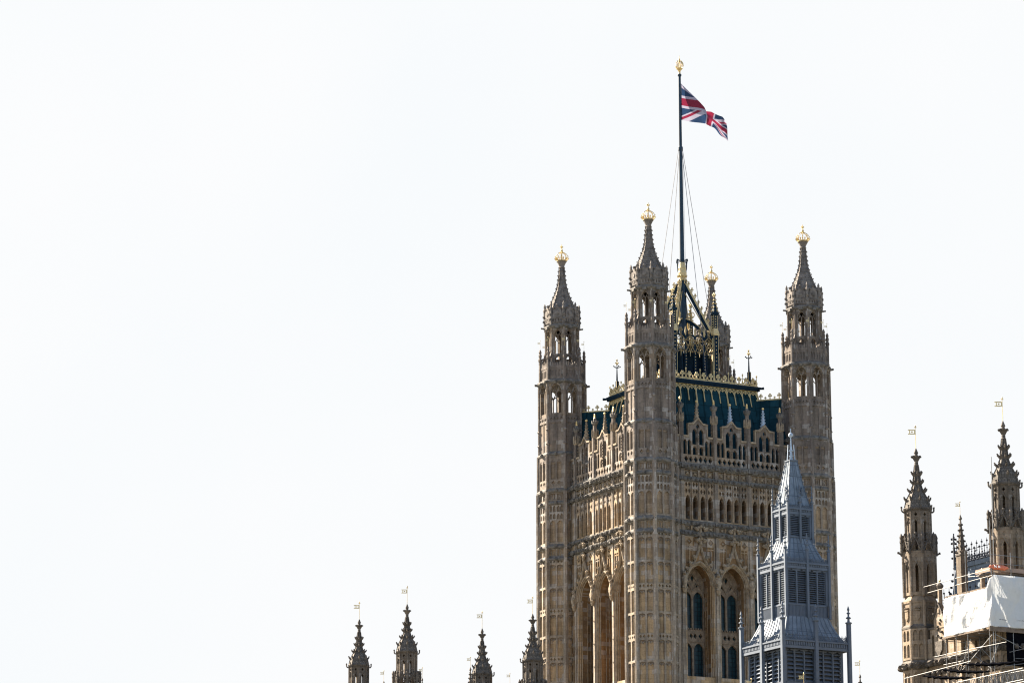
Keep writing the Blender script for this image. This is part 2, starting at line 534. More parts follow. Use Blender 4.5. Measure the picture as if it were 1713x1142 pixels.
# --- turret shaft (solid stages)
ts = MB().mat('stone')
rc = 2.28
ts.lathe([(rc + 0.06, 0), (rc + 0.06, 56.6), (rc, 56.7), (rc, 69.45)], 8)
apc = rc * AP; ov = 0.15; yo = -(apc + ov); hw = (rc + 0.1) * SD / 2
ts.mat('shaft')
corner_shafts(ts, rc + 0.18, 0, 62.0, 0.20)
corner_shafts(ts, rc + 0.13, 62.0, 65.8, 0.17)
corner_shafts(ts, rc + 0.02, 65.8, 69.6, 0.15)
for X in faces8():
    ts.at(X)
    yl = yo - 0.05
    rows = [(36.5, 41.0), (41.0, 43.26), (43.26, 45.3), (45.7, 47.76), (47.76, 50.0), (50.4, 52.57), (52.57, 54.9)]
    for z0, z1 in rows:
        op = [(-0.38, 0.60, z0 + 0.08, z1 - 0.24, 0.12, 'pt'), (0.38, 0.60, z0 + 0.08, z1 - 0.24, 0.12, 'pt')]
        ts.arcade(-hw, hw, z0, z1, yl, ov, op)
        for c in (-0.38, 0.38):                     # cusped tracery, its recess shade painted as a darker brown
            ts.mat('recess_shade')
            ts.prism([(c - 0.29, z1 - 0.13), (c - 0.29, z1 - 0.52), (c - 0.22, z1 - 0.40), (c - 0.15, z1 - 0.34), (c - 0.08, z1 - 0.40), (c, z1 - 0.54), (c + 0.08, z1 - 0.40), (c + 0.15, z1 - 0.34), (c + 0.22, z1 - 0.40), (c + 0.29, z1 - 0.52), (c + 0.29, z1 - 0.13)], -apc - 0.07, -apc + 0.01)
            ts.mat('shaft')
            for sx in (-1, 1):
                ts.tube((c + sx * 0.02, yl + 0.08, z1 - 0.46), (c + sx * 0.15, yl + 0.08, z1 - 0.24), 0.03, 4)
                ts.tube((c + sx * 0.28, yl + 0.08, z1 - 0.46), (c + sx * 0.15, yl + 0.08, z1 - 0.24), 0.03, 4)
    for z0, z1 in ((45.3, 45.7), (50.0, 50.4), (54.9, 55.25)):
        ts.arcade(-hw, hw, z0, z1, yl, ov, [(c, 0.27, z0 + 0.04, z1 - 0.04, 0, 'dia') for c in (-0.54, -0.21, 0.21, 0.54)])
    # stage above the first belt
    ts.arcade(-hw, hw, 56.7, 59.25, yo, ov, [(-0.38, 0.58, 57.0, 58.85, 0.3, 'pt'), (0.38, 0.58, 57.0, 58.85, 0.3, 'pt')])
    for z0, z1 in ((59.25, 59.95), (59.95, 60.75)):
        ts.arcade(-hw, hw, z0, z1, yo, ov, [(c, 0.26, z0 + 0.06, z1 - 0.32, 0.22, 'pt') for c in (-0.55, -0.21, 0.21, 0.55)])
    for z0, z1 in ((55.5, 56.4), (61.1, 61.95)):
        ts.arcade(-hw, hw, z0, z1, yo, ov, [(-0.4, 0.60, z0 + 0.12, z1 - 0.1, 0, 'sq'), (0.4, 0.60, z0 + 0.12, z1 - 0.1, 0, 'sq')])
        ts.mat('recess_shade'); ts.box(-0.72, 0.72, -apc - 0.03, -apc + 0.02, z0 + 0.08, z1 - 0.06); ts.mat('shaft')
        letters(ts, 0, -apc - 0.02, z0 + 0.17, z1 - 0.15, 1)
    # traceried panel stage
    ts.mat('recess_shade'); ts.box(-0.56, 0.56, -apc - 0.03, -apc + 0.02, 62.62, 63.16); ts.box(-0.58, 0.58, -apc - 0.05, -apc + 0.02, 64.85, 65.42); ts.box(-0.7, 0.7, -apc - 0.03, -apc + 0.02, 59.3, 60.7); ts.mat('shaft')
    ts.arcade(-hw, hw, 62.3, 63.2, yo, ov, [(-0.30, 0.40, 62.68, 63.14, 0, 'dia'), (0.30, 0.40, 62.68, 63.14, 0, 'dia')])
    ts.arcade(-hw, hw, 63.2, 65.75, yo, ov, [(-0.31, 0.50, 63.25, 64.85, 0.42, 'pt'), (0.31, 0.50, 63.25, 64.85, 0.42, 'pt')])
    ts.arcade(-0.62, 0.62, 65.0, 65.45, yo + 0.04, 0.06, [(c, 0.18, 65.05, 65.4, 0, 'dia') for c in (-0.5, 0.0, 0.5)])
    # plain stage with a middle roll
    ts.box(-0.05, 0.05, -(apc + 0.06), -apc + 0.01, 65.9, 69.0)
    ts.box(-hw + 0.05, hw - 0.05, -(apc + 0.08), -apc + 0.01, 69.0, 69.12)
    ts.arcade(-hw + 0.1, hw - 0.1, 69.12, 69.6, -(apc + 0.07), 0.08, [(c, 0.3, 69.17, 69.55, 0, 'dia') for c in (-0.5, -0.16, 0.18, 0.52)])
ts.at(ID)
ts.mat('shaft')
for z in (66.9, 68.3):
    for k in range(8):
        a = PI / 8 + k * PI / 4
        ts.lathe([(0.15, z - 0.12), (0.23, z), (0.15, z + 0.14)], 6, 0.3, (rc + 0.02) * math.sin(a), -(rc + 0.02) * math.cos(a))

# --- string courses of the turret
trs = []
for z0, z1, rv in ((55.25, 55.5, 2.62), (56.45, 56.72, 2.64), (60.78, 61.05, 2.58), (62.0, 62.3, 2.6), (65.72, 65.95, 2.52)):
    tr = MB().mat('sooty'); trs.append(tr)
    ring(tr, rv, z0, z1)
    for X in faces8():
        tr.at(X)
        tr.lump(0, -rv * AP - 0.02, (z0 + z1) / 2 - 0.02, 0.2)
    tr.at(ID)

# --- lantern (open stages)
tl = MB().mat('stone')
rl = 2.28
apl = rl * AP; hwl = rl * SD / 2 - 0.02
for X in faces8():
    tl.at(X)
    tl.arcade(-hwl, hwl, 69.6, 73.15, -apl, 0.34, [(0, 1.06, 69.98, 72.2, 0.72, 'pt')])
    tl.arcade(-hwl + 0.1, -0.53, 69.7, 73.0, -apl - 0.05, 0.06, [])
    tl.arcade(0.53, hwl - 0.1, 69.7, 73.0, -apl - 0.05, 0.06, [])
    tl.box(-0.05, 0.05, -apl + 0.12, -apl + 0.24, 69.9, 72.2)
    for sx in (-1, 1):                                     # Y tracery and sub-arches
        tl.tube((0, -apl + 0.18, 72.1), (sx * 0.34, -apl + 0.18, 72.72), 0.045, 5)
        tl.tube((sx * 0.5, -apl + 0.18, 72.05), (sx * 0.28, -apl + 0.18, 72.35), 0.045, 5)
        tl.tube((sx * 0.02, -apl + 0.18, 72.05), (sx * 0.26, -apl + 0.18, 72.35), 0.045, 5)
    # hood over the opening
    L = []
    for i in range(7):
        a = R(60) * i / 6
        L.append((0.60 - 1.2 * math.cos(a), 72.2 + 0.84 * math.sin(a) / math.sin(R(60))))
    tl.path([(x, -apl - 0.04, z) for x, z in L], 0.06)
    tl.path([(-x, -apl - 0.04, z) for x, z in L], 0.06)
tl.at(ID)
corner_shafts(tl, rl + 0.02, 69.6, 73.1, 0.15)
tl.lathe([(rl - 0.4, 69.3), (rl - 0.4, 69.75)], 8)
# floor of the upper gallery
tl.lathe([(rl - 0.1, 72.95), (rl + 0.1, 73.3)], 8)
# inner drum and upper lantern
ru = 1.62
apu = ru * AP; hwu = ru * SD / 2 - 0.01
for X in faces8():
    tl.at(X)
    tl.arcade(-hwu, hwu, 73.3, 76.02, -apu, 0.28, [(0, 0.62, 75.28, 75.5, 0.36, 'pt')])
    tl.arcade(-hwu, hwu, 76.02, 78.85, -apu, 0.28, [(0, 0.68, 76.1, 78.0, 0.5, 'pt')])
    tl.box(-0.04, 0.04, -apu + 0.08, -apu + 0.18, 76.1, 78.0)
    for sx in (-1, 1):
        tl.tube((0, -apu + 0.13, 77.9), (sx * 0.22, -apu + 0.13, 78.35), 0.04, 5)
        tl.tube((sx * 0.33, -apu + 0.13, 77.85), (sx * 0.17, -apu + 0.13, 78.12), 0.04, 5)
    L = []
    for i in range(6):
        a = R(60) * i / 5
        L.append((0.40 - 0.8 * math.cos(a), 78.0 + 0.6 * math.sin(a) / math.sin(R(60))))
    tl.path([(x, -apu - 0.03, z) for x, z in L], 0.045)
    tl.path([(-x, -apu - 0.03, z) for x, z in L], 0.045)
tl.at(ID)
corner_shafts(tl, ru + 0.0, 73.3, 78.9, 0.12)
for k in range(8):                                         # corbel heads under the top cornice
    a = PI / 8 + k * PI / 4
tl.lathe([(ru - 0.35, 78.7), (ru, 78.85)], 8)

# --- cornices
tk = MB().mat('sooty')
tk2 = MB().mat('sooty')
tk.lathe([(2.2, 72.85), (2.42, 73.0), (2.52, 73.12), (2.5, 73.3), (2.3, 73.42)], 8)
tk2.lathe([(1.55, 78.7), (1.78, 78.82), (1.86, 78.95), (1.84, 79.08), (1.7, 79.16)], 8)
for k in range(8):
    a = PI / 8 + k * PI / 4
    for t_, rr, z, s in ((tk, 2.44, 73.06, 0.2), (tk2, 1.82, 78.9, 0.15)):
        q = Vector((math.sin(a), -math.cos(a), 0))
        t_.tube(q * (rr - 0.1) + Vector((0, 0, z)), q * (rr + 0.22) + Vector((0, 0, z + 0.05)), s * 0.75, 6, s * 0.5)
        t_.lump(q.x * (rr + 0.24), q.y * (rr + 0.24), z + 0.05, s * 0.62)
    a = k * PI / 4
    tk.lump(2.3 * math.sin(a), -2.3 * math.cos(a), 73.08, 0.2)
    tk2.at(RZ(a)); tk2.box(-0.2, 0.2, -1.80, -1.5, 78.68, 78.95); tk2.at(ID)

# --- pierced parapet with corner pinnacles
tp = MB().mat('shaft')
rp = 2.2; app = rp * AP; hwp = rp * SD / 2
for X in faces8():
    tp.at(X)
    tp.arcade(-hwp, hwp, 73.4, 74.55, -app, 0.16, [(c, 0.2, 73.65, 74.2, 0.2, 'pt') for c in (-0.6, -0.3, 0, 0.3, 0.6)])
    tp.arcade(-hwp, hwp, 74.55, 74.8, -app - 0.03, 0.22, [])
    tp.box(-hwp, hwp, -app + 0.07, -app + 0.14, 73.4, 74.6)
    for c, h in ((-0.62, 0.62), (-0.38, 0.42), (-0.13, 0.22), (0.13, 0.22), (0.38, 0.42), (0.62, 0.62)):
        tp.prism([(c - 0.11, 74.8), (c + 0.11, 74.8), (c + 0.09, 74.8 + h * 0.6), (c, 74.8 + h * 0.8 + 0.15), (c - 0.09, 74.8 + h * 0.6)], -app, -app + 0.14)
tp.at(ID)
for k in range(8):
    a = PI / 8 + k * PI / 4
    x, y = rp * math.sin(a), -rp * math.cos(a)
    tp.lathe([(0.15, 73.2), (0.15, 75.5), (0.20, 75.55), (0.20, 75.75), (0.13, 75.85), (0.17, 76.2), (0.11, 76.3), (0.15, 76.5), (0.05, 76.75)], 6, 0.2, x, y)
    q = Vector((math.sin(a), -math.cos(a), 0))
    # flying strut to the inner drum, stepped
    tp.tube(q * 2.1 + Vector((0, 0, 75.0)), q * 1.62 + Vector((0, 0, 76.3)), 0.10, 5)
    tp.tube(q * 1.66 + Vector((0, 0, 75.9)), q * 1.66 + Vector((0, 0, 77.0)), 0.09, 5, 0.03)
    tp.lump(q.x * 1.9, q.y * 1.9, 75.75, 0.13)

# --- drum parapet and spire
sp = MB().mat('spire')
rd = 1.70
sp.lathe([(rd, 79.1), (rd + 0.02, 80.55), (rd - 0.08, 80.75), (rd - 0.5, 80.95)], 8)
apd = rd * AP
for X in faces8():
    sp.at(X)
    hwd = rd * SD / 2
    sp.arcade(-hwd, hwd, 79.3, 79.72, -apd - 0.09, 0.1, [(c, 0.13, 79.38, 79.56, 0.1, 'pt') for c in (-0.42, -0.14, 0.14, 0.42)])
    sp.box(-hwd, hwd, -apd - 0.12, -apd, 79.72, 79.82)
    # gablet with roundel
    sp.prism([(-0.5, 79.85), (0.5, 79.85), (0.42, 80.55), (0, 81.05), (-0.42, 80.55)], -apd - 0.10, -apd + 0.25)
    sp.tube((0, -apd - 0.08, 80.25), (0, -apd - 0.16, 80.25), 0.2, 10)
    sp.lump(0, -apd - 0.04, 81.05, 0.14)
    for sx in (-1, 1): sp.lump(sx * 0.3, -apd - 0.05, 80.75, 0.13)
sp.at(ID)
for k in range(8):
    a = PI / 8 + k * PI / 4
    x, y = (rd + 0.02) * math.sin(a), -(rd + 0.02) * math.cos(a)
    sp.lathe([(0.13, 79.1), (0.14, 80.6), (0.19, 80.65), (0.17, 80.85), (0.10, 80.9), (0.12, 81.2), (0.03, 81.45)], 6, 0.2, x, y)
    sp.lump(x * 1.06, y * 1.06, 80.1, 0.14)
    sp.lump(x * 1.06, y * 1.06, 79.6, 0.13)
prof = [(1.5, 80.8), (1.28, 81.15), (1.12, 81.5), (0.93, 81.95), (0.76, 82.4), (0.62, 82.75), (0.50, 83.1), (0.40, 83.6), (0.33, 84.2), (0.28, 84.8), (0.26, 85.25)]
sp.lathe(prof, 8)
sp.lathe([(0.26, 85.2), (0.36, 85.28), (0.27, 85.36), (0.30, 85.5), (0.46, 85.82), (0.52, 85.88), (0.42, 85.92)], 10)
def prof_r(pr, z):
    for (r0, a), (r1, b_) in zip(pr, pr[1:]):
        if a <= z <= b_: return r0 + (r1 - r0) * (z - a) / (b_ - a)
    return pr[-1][0]
for k in range(8):
    a = PI / 8 + k * PI / 4
    q = Vector((math.sin(a), -math.cos(a), 0))
    sp.path([q * (prof_r(prof, z) + 0.01) + Vector((0, 0, z)) for z in (81.0, 81.95, 82.75, 83.6, 84.8, 85.2)], 0.05, 5)
    z = 81.25
    while z < 85.1:
        rr = prof_r(prof, z)
        p = q * rr + Vector((0, 0, z))
        sp.tube(p, p + q * 0.13 + Vector((0, 0, 0.06)), 0.055, 5, 0.07)
        z += 0.45
# tile courses on the spire
for z in [81.2 + 0.22 * i for i in range(9)]:
    sp.lathe([(prof_r(prof, z) + 0.015, z), (prof_r(prof, z) + 0.03, z + 0.03), (prof_r(prof, z + 0.06) + 0.005, z + 0.06)], 8)

# --- crown
cr = MB().mat('gold')
def crown(mb, z, r, n=8):
    """open royal crown: band, fleurs, arches, orb and cross"""
    s = r / 0.66
    mb.lathe([(0.46 * s, z), (0.52 * s, z + 0.03 * s), (0.50 * s, z + 0.14 * s), (0.44 * s, z + 0.16 * s)], 12)
    for k in range(n):
        a = 2 * PI * k / n + 0.2
        q = Vector((math.sin(a), -math.cos(a), 0))
        o = Vector((0, 0, z))
        P = lambda rr, zz: q * rr * s + o + Vector((0, 0, zz * s))
        mb.path([P(0.5, 0.12), P(0.62, 0.32), P(0.60, 0.52), P(0.48, 0.74), P(0.28, 0.88), P(0.06, 0.90)], 0.033 * s, 5)
        mb.tube(P(0.52, 0.1), P(0.68, 0.34), 0.04 * s, 5, 0.07 * s)
        mb.ball(*P(0.64, 0.52), 0.045 * s, 6)
        a += PI / n
        q = Vector((math.sin(a), -math.cos(a), 0))
        mb.tube(q * 0.5 * s + o + Vector((0, 0, 0.1 * s)), q * 0.6 * s + o + Vector((0, 0, 0.36 * s)), 0.04 * s, 5, 0.07 * s)
    mb.tube((0, 0, z), (0, 0, z + 0.95 * s), 0.05 * s, 6)
    mb.ball(0, 0, z + 1.08 * s, 0.14 * s, 8, 0.2 * s)
    mb.tube((0, 0, z + 1.2 * s), (0, 0, z + 1.7 * s), 0.05 * s, 5)
    mb.box(-0.16 * s, 0.16 * s, -0.04 * s, 0.04 * s, z + 1.42 * s, z + 1.54 * s)
    mb.box(-0.04 * s, 0.04 * s, -0.16 * s, 0.16 * s, z + 1.42 * s, z + 1.54 * s)
crown(cr, 85.9, 0.68)

# --- little vane for a corner pinnacle
vn = MB().mat('gold')
def vane(mb, z, h, s):
    mb.tube((0, 0, z), (0, 0, z + h), 0.022 * s, 5)
    W = T(0, 0, 0) @ RZ(-PHI)
    mb.at(W)
    y = 0.012 * s
    z1 = z + h * 0.62
    w = 0.42 * s; hh = 0.36 * s; e = 0.07 * s
    mb.box(-w - 0.03 * s, -0.03 * s, -y, y, z1, z1 + e); mb.box(-w - 0.03 * s, -0.03 * s, -y, y, z1 + hh - e, z1 + hh)
    mb.box(-w - 0.03 * s, -w - 0.03 * s + e, -y, y, z1 + e, z1 + hh - e); mb.box(-0.03 * s - e, -0.03 * s, -y, y, z1 + e, z1 + hh - e)
    mb.box(-w - 0.12 * s, -w - 0.03 * s, -y, y, z1, z1 + 0.06 * s); mb.box(-w - 0.12 * s, -w - 0.03 * s, -y, y, z1 + hh - 0.06 * s, z1 + hh)
    mb.box(-w * 0.75, -w * 0.45, -y, y, z1 + hh * 0.35, z1 + hh * 0.65)
    z2 = z + h * 0.90
    mb.box(-0.09 * s, 0.09 * s, -0.02 * s, 0.02 * s, z2, z2 + 0.05 * s)
    mb.ball(0, 0, z2 + 0.12 * s, 0.05 * s, 6, 0.1 * s)
    mb.at(ID)
vane(vn, 0, 1.1, 0.5)
vane_mesh = vn.build('wind_vane', mesh_only=True)

turret = ts.build('turret', tower)
for tr in trs: tr.build('string_course', turret)
tl.build('lantern', turret)
tk.build('cornice', turret); tk2.build('cornice', turret)
tp.build('parapet', turret)
sp.build('spire', turret)
cr.build('crown', turret)
for k in range(8):
    a = PI / 8 + k * PI / 4
    link('wind_vane', vane_mesh, turret, T(rp * math.sin(a), -rp * math.cos(a), 76.65))
bpy.context.view_layer.update()
turret.matrix_local = T(-HS, -HS, 0)
for sx, sy in ((1, -1), (-1, 1), (1, 1)):
    copy_tree(turret, tower, T(sx * HS, sy * HS, 0))

# --- the tower's walls (one side built, used on four sides)
BAY = 3.72
SH = (-1.5 * BAY, -0.5 * BAY, 0.5 * BAY, 1.5 * BAY)
WX = 7.2
YW = -9.0
w = MB().mat('stone')
w.box(-WX, WX, -7.25, -6.7, 0, 62.4)
w.box(-WX, WX, YW, -7.25, 0, 42.3)
arches = [-BAY, 0, BAY]
# three orders of the great arches
ORD = ((3.06, 50.95, 2.15, 0.0), (2.86, 51.0, 2.0, 0.12), (2.64, 51.05, 1.82, 0.26))
w.mat('brown_shaded')
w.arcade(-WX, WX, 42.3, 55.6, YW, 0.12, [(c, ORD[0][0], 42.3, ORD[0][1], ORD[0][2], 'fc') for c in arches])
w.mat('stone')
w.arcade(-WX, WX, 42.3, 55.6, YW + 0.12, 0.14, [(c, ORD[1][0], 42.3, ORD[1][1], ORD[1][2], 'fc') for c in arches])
w.mat('brown_shaded')
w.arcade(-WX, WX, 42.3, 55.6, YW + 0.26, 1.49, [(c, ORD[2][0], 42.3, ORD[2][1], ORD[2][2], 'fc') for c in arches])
for c in arches:
    for sx in (-1, 1):
        xa, xb = sorted((c + sx * (BAY / 2 - 0.15), c + sx * 1.53))
        w.mat('stone'); w.box(xa, xb, YW - 0.03, YW, 42.3, 50.9)
w.mat('stone')
for c in arches:
    for sx in (-1, 1):
        for dx, dy, r in ((1.51, 0.03, 0.06), (1.41, 0.14, 0.05), (1.31, 0.3, 0.05), (1.31, 0.9, 0.04), (1.31, 1.25, 0.04)):
            w.tube((c + sx * dx, YW + dy, 42.3), (c + sx * dx, YW + dy, 50.9), r, 6)
    # carved panels down the reveals
    w.mat('brown_shaded')
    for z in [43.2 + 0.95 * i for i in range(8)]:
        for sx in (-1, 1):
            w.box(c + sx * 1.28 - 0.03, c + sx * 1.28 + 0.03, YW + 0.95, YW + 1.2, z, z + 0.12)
    w.mat('carved')
    for (wdt, zz, rs, dy), r in zip(ORD, (0.10, 0.08, 0.06)):
        P_ = fc_arch(c, wdt + 0.1, zz, rs + 0.05)
        w.path([(x, YW + dy - 0.01, z) for x, z in P_], r, 6)
        w.path([(2 * c - x, YW + dy - 0.01, z) for x, z in P_], r, 6)
w.mat('stone')
# solid behind the lancet stage
w.mat('recess_shade')
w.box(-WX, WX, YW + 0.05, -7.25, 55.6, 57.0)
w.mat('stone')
w.mat('recess_shade')
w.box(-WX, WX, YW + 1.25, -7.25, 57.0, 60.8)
w.mat('glass')
for c in arches:
    for i_, l in enumerate((-1.24, -0.42, 0.42, 1.24)): w.box(c + l - 0.2, c + l + 0.2, YW + 1.2, YW + 1.25, 57.25, 57.9 if i_ % 2 else 57.3)
w.mat('stone')
w.mat('recess_shade')
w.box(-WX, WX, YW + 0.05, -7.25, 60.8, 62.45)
w.mat('stone')
LC = (-1.24, -0.42, 0.42, 1.24)
opens = []
for c in arches:
    opens += [(c + l, 0.50, 57.22, 58.85, 0.6, 'pt') for l in LC]
w.mat('brown_shaded')
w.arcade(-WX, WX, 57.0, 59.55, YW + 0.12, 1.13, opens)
w.mat('stone')
w.arcade(-WX, WX, 57.0, 59.55, YW - 0.08, 0.2, [(o[0], 0.52, 57.14, 58.85, 0.62, 'pt') for o in opens])
w.mat('recess_shade')
w.arcade(-WX, WX, 59.55, 60.8, YW + 0.12, 1.13, [])
w.mat('stone')
for c in arches:
    for l in (-0.83, 0.0, 0.83): w.tube((c + l, YW - 0.12, 57.1), (c + l, YW - 0.12, 60.75), 0.07, 6)
# fretted panels above the lancets
for z0, z1, k in ((59.55, 60.15, 0.10), (60.15, 60.8, 0.10)):
    ops = []
    for c in arches:
        for l in LC:
            for d in (-0.16, 0.16):
                ops.append((c + l + d, 0.28, z0 + 0.05, z1 - 0.05, 0, 'dia'))
    w.arcade(-WX, WX, z0, z1, YW - 0.08, 0.2, ops)
# square panels with bosses between the string courses
for z0, z1 in ((56.0, 56.6), (61.12, 61.98)):
    ops = []
    for c in arches:
        for l in LC: ops.append((c + l, 0.62, z0 + 0.06, z1 - 0.08, 0, 'sq'))
    w.arcade(-WX, WX, z0, z1, YW - 0.07, 0.13, ops)
w.mat('carved')
for z0, z1 in ((56.0, 56.6), (61.12, 61.98)):
    for c in arches:
        for l in LC:
            zc = (z0 + z1) / 2
            w.lump(c + l, YW + 0.0, zc, 0.17)
            for dx in (-0.2, 0.2):
                for dz in (-0.16, 0.16): w.lump(c + l + dx, YW + 0.03, zc + dz * (z1 - z0) / 0.75, 0.08)
# diaper band and blind panels above the great arches
w.mat('stone')
for c in arches:
    for sx in (-1, 1):
        x = c + sx * 1.18
        w.arcade(x - 0.42, x + 0.42, 54.55, 55.5, YW - 0.09, 0.1, [(x, 0.62, 54.7, 55.35, 0, 'dia')])
        w.lump(x, YW, 55.02, 0.13)
        for dx in (-0.42, 0.0, 0.36): w.box(x + dx, x + dx + 0.06, YW - 0.09, YW + 0.01, 52.4, 54.55)
        w.box(x - 0.36, x + 0.36, YW - 0.07, YW + 0.01, 54.3, 54.4)
# end strips beside the turrets
for sx in (-1, 1):
    for z0, z1 in ((42.5, 46), (46, 50), (50, 55)):
        x = sx * (5.58 + 0.55)
        w.box(x - 0.05, x + 0.05, YW - 0.09, YW, z0, z1 - 0.3)
        for i in range(4): w.lump(x + 0.2 * sx, YW - 0.03, z0 + 0.7 + i * 0.9, 0.12)
# buttress shafts between the bays
w.mat('shaft')
for x in SH:
    w.box(x - 0.14, x + 0.14, YW - 0.15, YW + 0.02, 0, 65.2)
    for dx in (-0.22, 0.22): w.tube((x + dx, YW - 0.04, 0), (x + dx, YW - 0.04, 62.4), 0.06, 6)
    for z in (44.2, 46.4, 48.6, 50.8): w.lump(x, YW - 0.15, z, 0.07)
wall_mesh = w.build('wall', mesh_only=True)

# string courses of one side
string_meshes = []
for z0, z1, o in ((55.6, 55.98, 0.28), (56.6, 56.92, 0.22), (60.82, 61.12, 0.26), (62.0, 62.42, 0.32)):
    s_ = MB().mat('sooty')
    s_.prism([(-WX, z0), (WX, z0), (WX, z1), (-WX, z1)], YW - o, YW + 0.06)
    s_.prism([(-WX, z1), (WX, z1), (WX, z1 + 0.1), (-WX, z1 + 0.1)], YW - o * 0.5, YW + 0.06)
    s_.box(-WX, WX, YW - o * 0.5, YW + 0.06, z0 - 0.1, z0)
    x = -6.9
    i = 0
    while x < 6.95:
        s_.lump(x, YW - o - 0.04, (z0 + z1) / 2 - 0.02, 0.19 if i % 2 else 0.14)
        x += 0.465; i += 1
    for xs in SH: s_.box(xs - 0.22, xs + 0.22, YW - o - 0.12, YW, z0, z1)
    string_meshes.append(s_.build('string_course', mesh_only=True))

# parapet of one side
p = MB().mat('stone')
YP = YW - 0.02; DP = 0.28
for c in arches:
    a0, a1 = c - BAY / 2 + 0.16, c + BAY / 2 - 0.16
    p.arcade(a0, a1, 62.5, 63.34, YP, DP, [(c + (k - 2.5) * 0.53, 0.44, 62.6, 63.28, 0, 'dia') for k in range(6)])
    for sx in (-1, 1):
        ops = [(c + sx * 1.44, 0.37, 63.38, 64.5, 0.34, 'pt'), (c + sx * 0.96, 0.37, 63.38, 64.5, 0.34, 'pt')]
        ops.sort()
        xa, xb = (c - BAY / 2 + 0.16, c - 0.72) if sx < 0 else (c + 0.72, c + BAY / 2 - 0.16)
        p.arcade(xa, xb, 63.34, 65.05, YP, DP, ops)
        xa, xb = (c - BAY / 2 + 0.16, c - 1.0) if sx < 0 else (c + 1.0, c + BAY / 2 - 0.16)
        p.mat('carved'); p.box(xa, xb, YP - 0.09, YP + DP + 0.05, 65.05, 65.22); p.mat('stone')
    p.arcade(c - 0.72, c + 0.72, 63.34, 64.3, YP, DP, [(c - 0.36, 0.44, 63.38, 63.9, 0.3, 'pt'), (c + 0.36, 0.44, 63.38, 63.9, 0.3, 'pt')])
    p.arcade(c - 0.72, c + 0.72, 64.3, 66.0, YP, DP, [(c - 0.37, 0.52, 64.38, 65.45, 0.48, 'pt'), (c + 0.37, 0.52, 64.38, 65.45, 0.48, 'pt')])
    p.box(c - 1.0, c - 0.72, YP, YP + DP, 65.05, 66.0); p.box(c + 0.72, c + 1.0, YP, YP + DP, 65.05, 66.0)
    p.box(c - 0.07, c + 0.07, YP - 0.10, YP, 63.4, 66.0)
    for z in [63.7 + 0.3 * i for i in range(7)]: p.lump(c, YP - 0.12, z, 0.07)
    # gable head with a small lozenge
    p.prism([(c - 1.0, 66.0), (c - 0.17, 66.0), (c - 0.17, 66.22), (c, 66.42), (c, 66.86), (c - 0.5, 66.33), (c - 1.0, 66.28)], YP, YP + DP)
    p.prism([(c + 1.0, 66.0), (c + 0.17, 66.0), (c + 0.17, 66.22), (c, 66.42), (c, 66.86), (c + 0.5, 66.33), (c + 1.0, 66.28)], YP, YP + DP)
    p.mat('carved')
    for sx in (-1, 1):
        p.prism([(c, 66.86), (c + sx * 0.5, 66.33), (c + sx * 1.08, 66.28), (c + sx * 1.08, 66.43), (c + sx * 0.54, 66.48), (c, 67.06)], YP - 0.10, YP + DP + 0.06)
        p.box(c + sx * 1.0 - (0.08 if sx < 0 else 0), c + sx * 1.0 + (0.08 if sx > 0 else 0), YP - 0.06, YP + DP, 65.22, 66.28)
    p.mat('stone')
for sx in (-1, 1):
    xa, xb = (-WX, -5.74) if sx < 0 else (5.74, WX)
    xm = (xa + xb) / 2
    p.arcade(xa, xb, 62.5, 63.34, YP, DP, [(xm - 0.27, 0.36, 62.7, 63.24, 0, 'dia'), (xm + 0.27, 0.36, 62.7, 63.24, 0, 'dia')])
    p.arcade(xa, xb, 63.34, 65.05, YP, DP, [(xm - 0.25, 0.31, 63.4, 64.45, 0.3, 'pt'), (xm + 0.25, 0.31, 63.4, 64.45, 0.3, 'pt')])
    p.mat('carved'); p.box(xa, xb, YP - 0.09, YP + DP + 0.05, 65.05, 65.22); p.mat('stone')
parapet_mesh = p.build('parapet', mesh_only=True)

# tall shaft pinnacle between the bays
pn = MB().mat('stone')
pn.cbox(0, 0, 64.6, 66.5, 0.46)
pn.box(-0.08, 0.08, -0.27, -0.2, 64.6, 66.5)
pn.mat('carved')
for z in [64.8 + 0.33 * i for i in range(5)]:
    for sx in (-1, 1): pn.lump(sx * 0.25, 0, z, 0.07)
pn.lathe([(0.26, 66.45), (0.31, 66.6), (0.31, 67.0), (0.26, 67.1)], 8)
for k in range(8):
    a = k * PI / 4
    pn.lathe([(0.09, 66.6), (0.09, 67.2), (0.03, 67.4)], 5, 0, 0.30 * math.sin(a), -0.30 * math.cos(a))
pn.mat('stone'); pn.lathe([(0.20, 67.0), (0.19, 67.85)], 8)
pn.mat('sooty'); pn.lathe([(0.20, 67.8), (0.32, 67.95), (0.33, 68.1), (0.2, 68.2), (0.13, 68.45)], 8)
for k in range(8):
    a = k * PI / 4
    pn.cbox(0.29 * math.sin(a), -0.29 * math.cos(a), 68.08, 68.26, 0.11)
pn.mat('gold'); pn.lathe([(0.10, 68.42), (0.13, 68.5), (0.08, 68.6), (0.12, 68.7), (0.07, 68.76), (0.09, 68.85), (0.02, 68.95)], 8)
pin_mesh = pn.build('pinnacle', mesh_only=True)

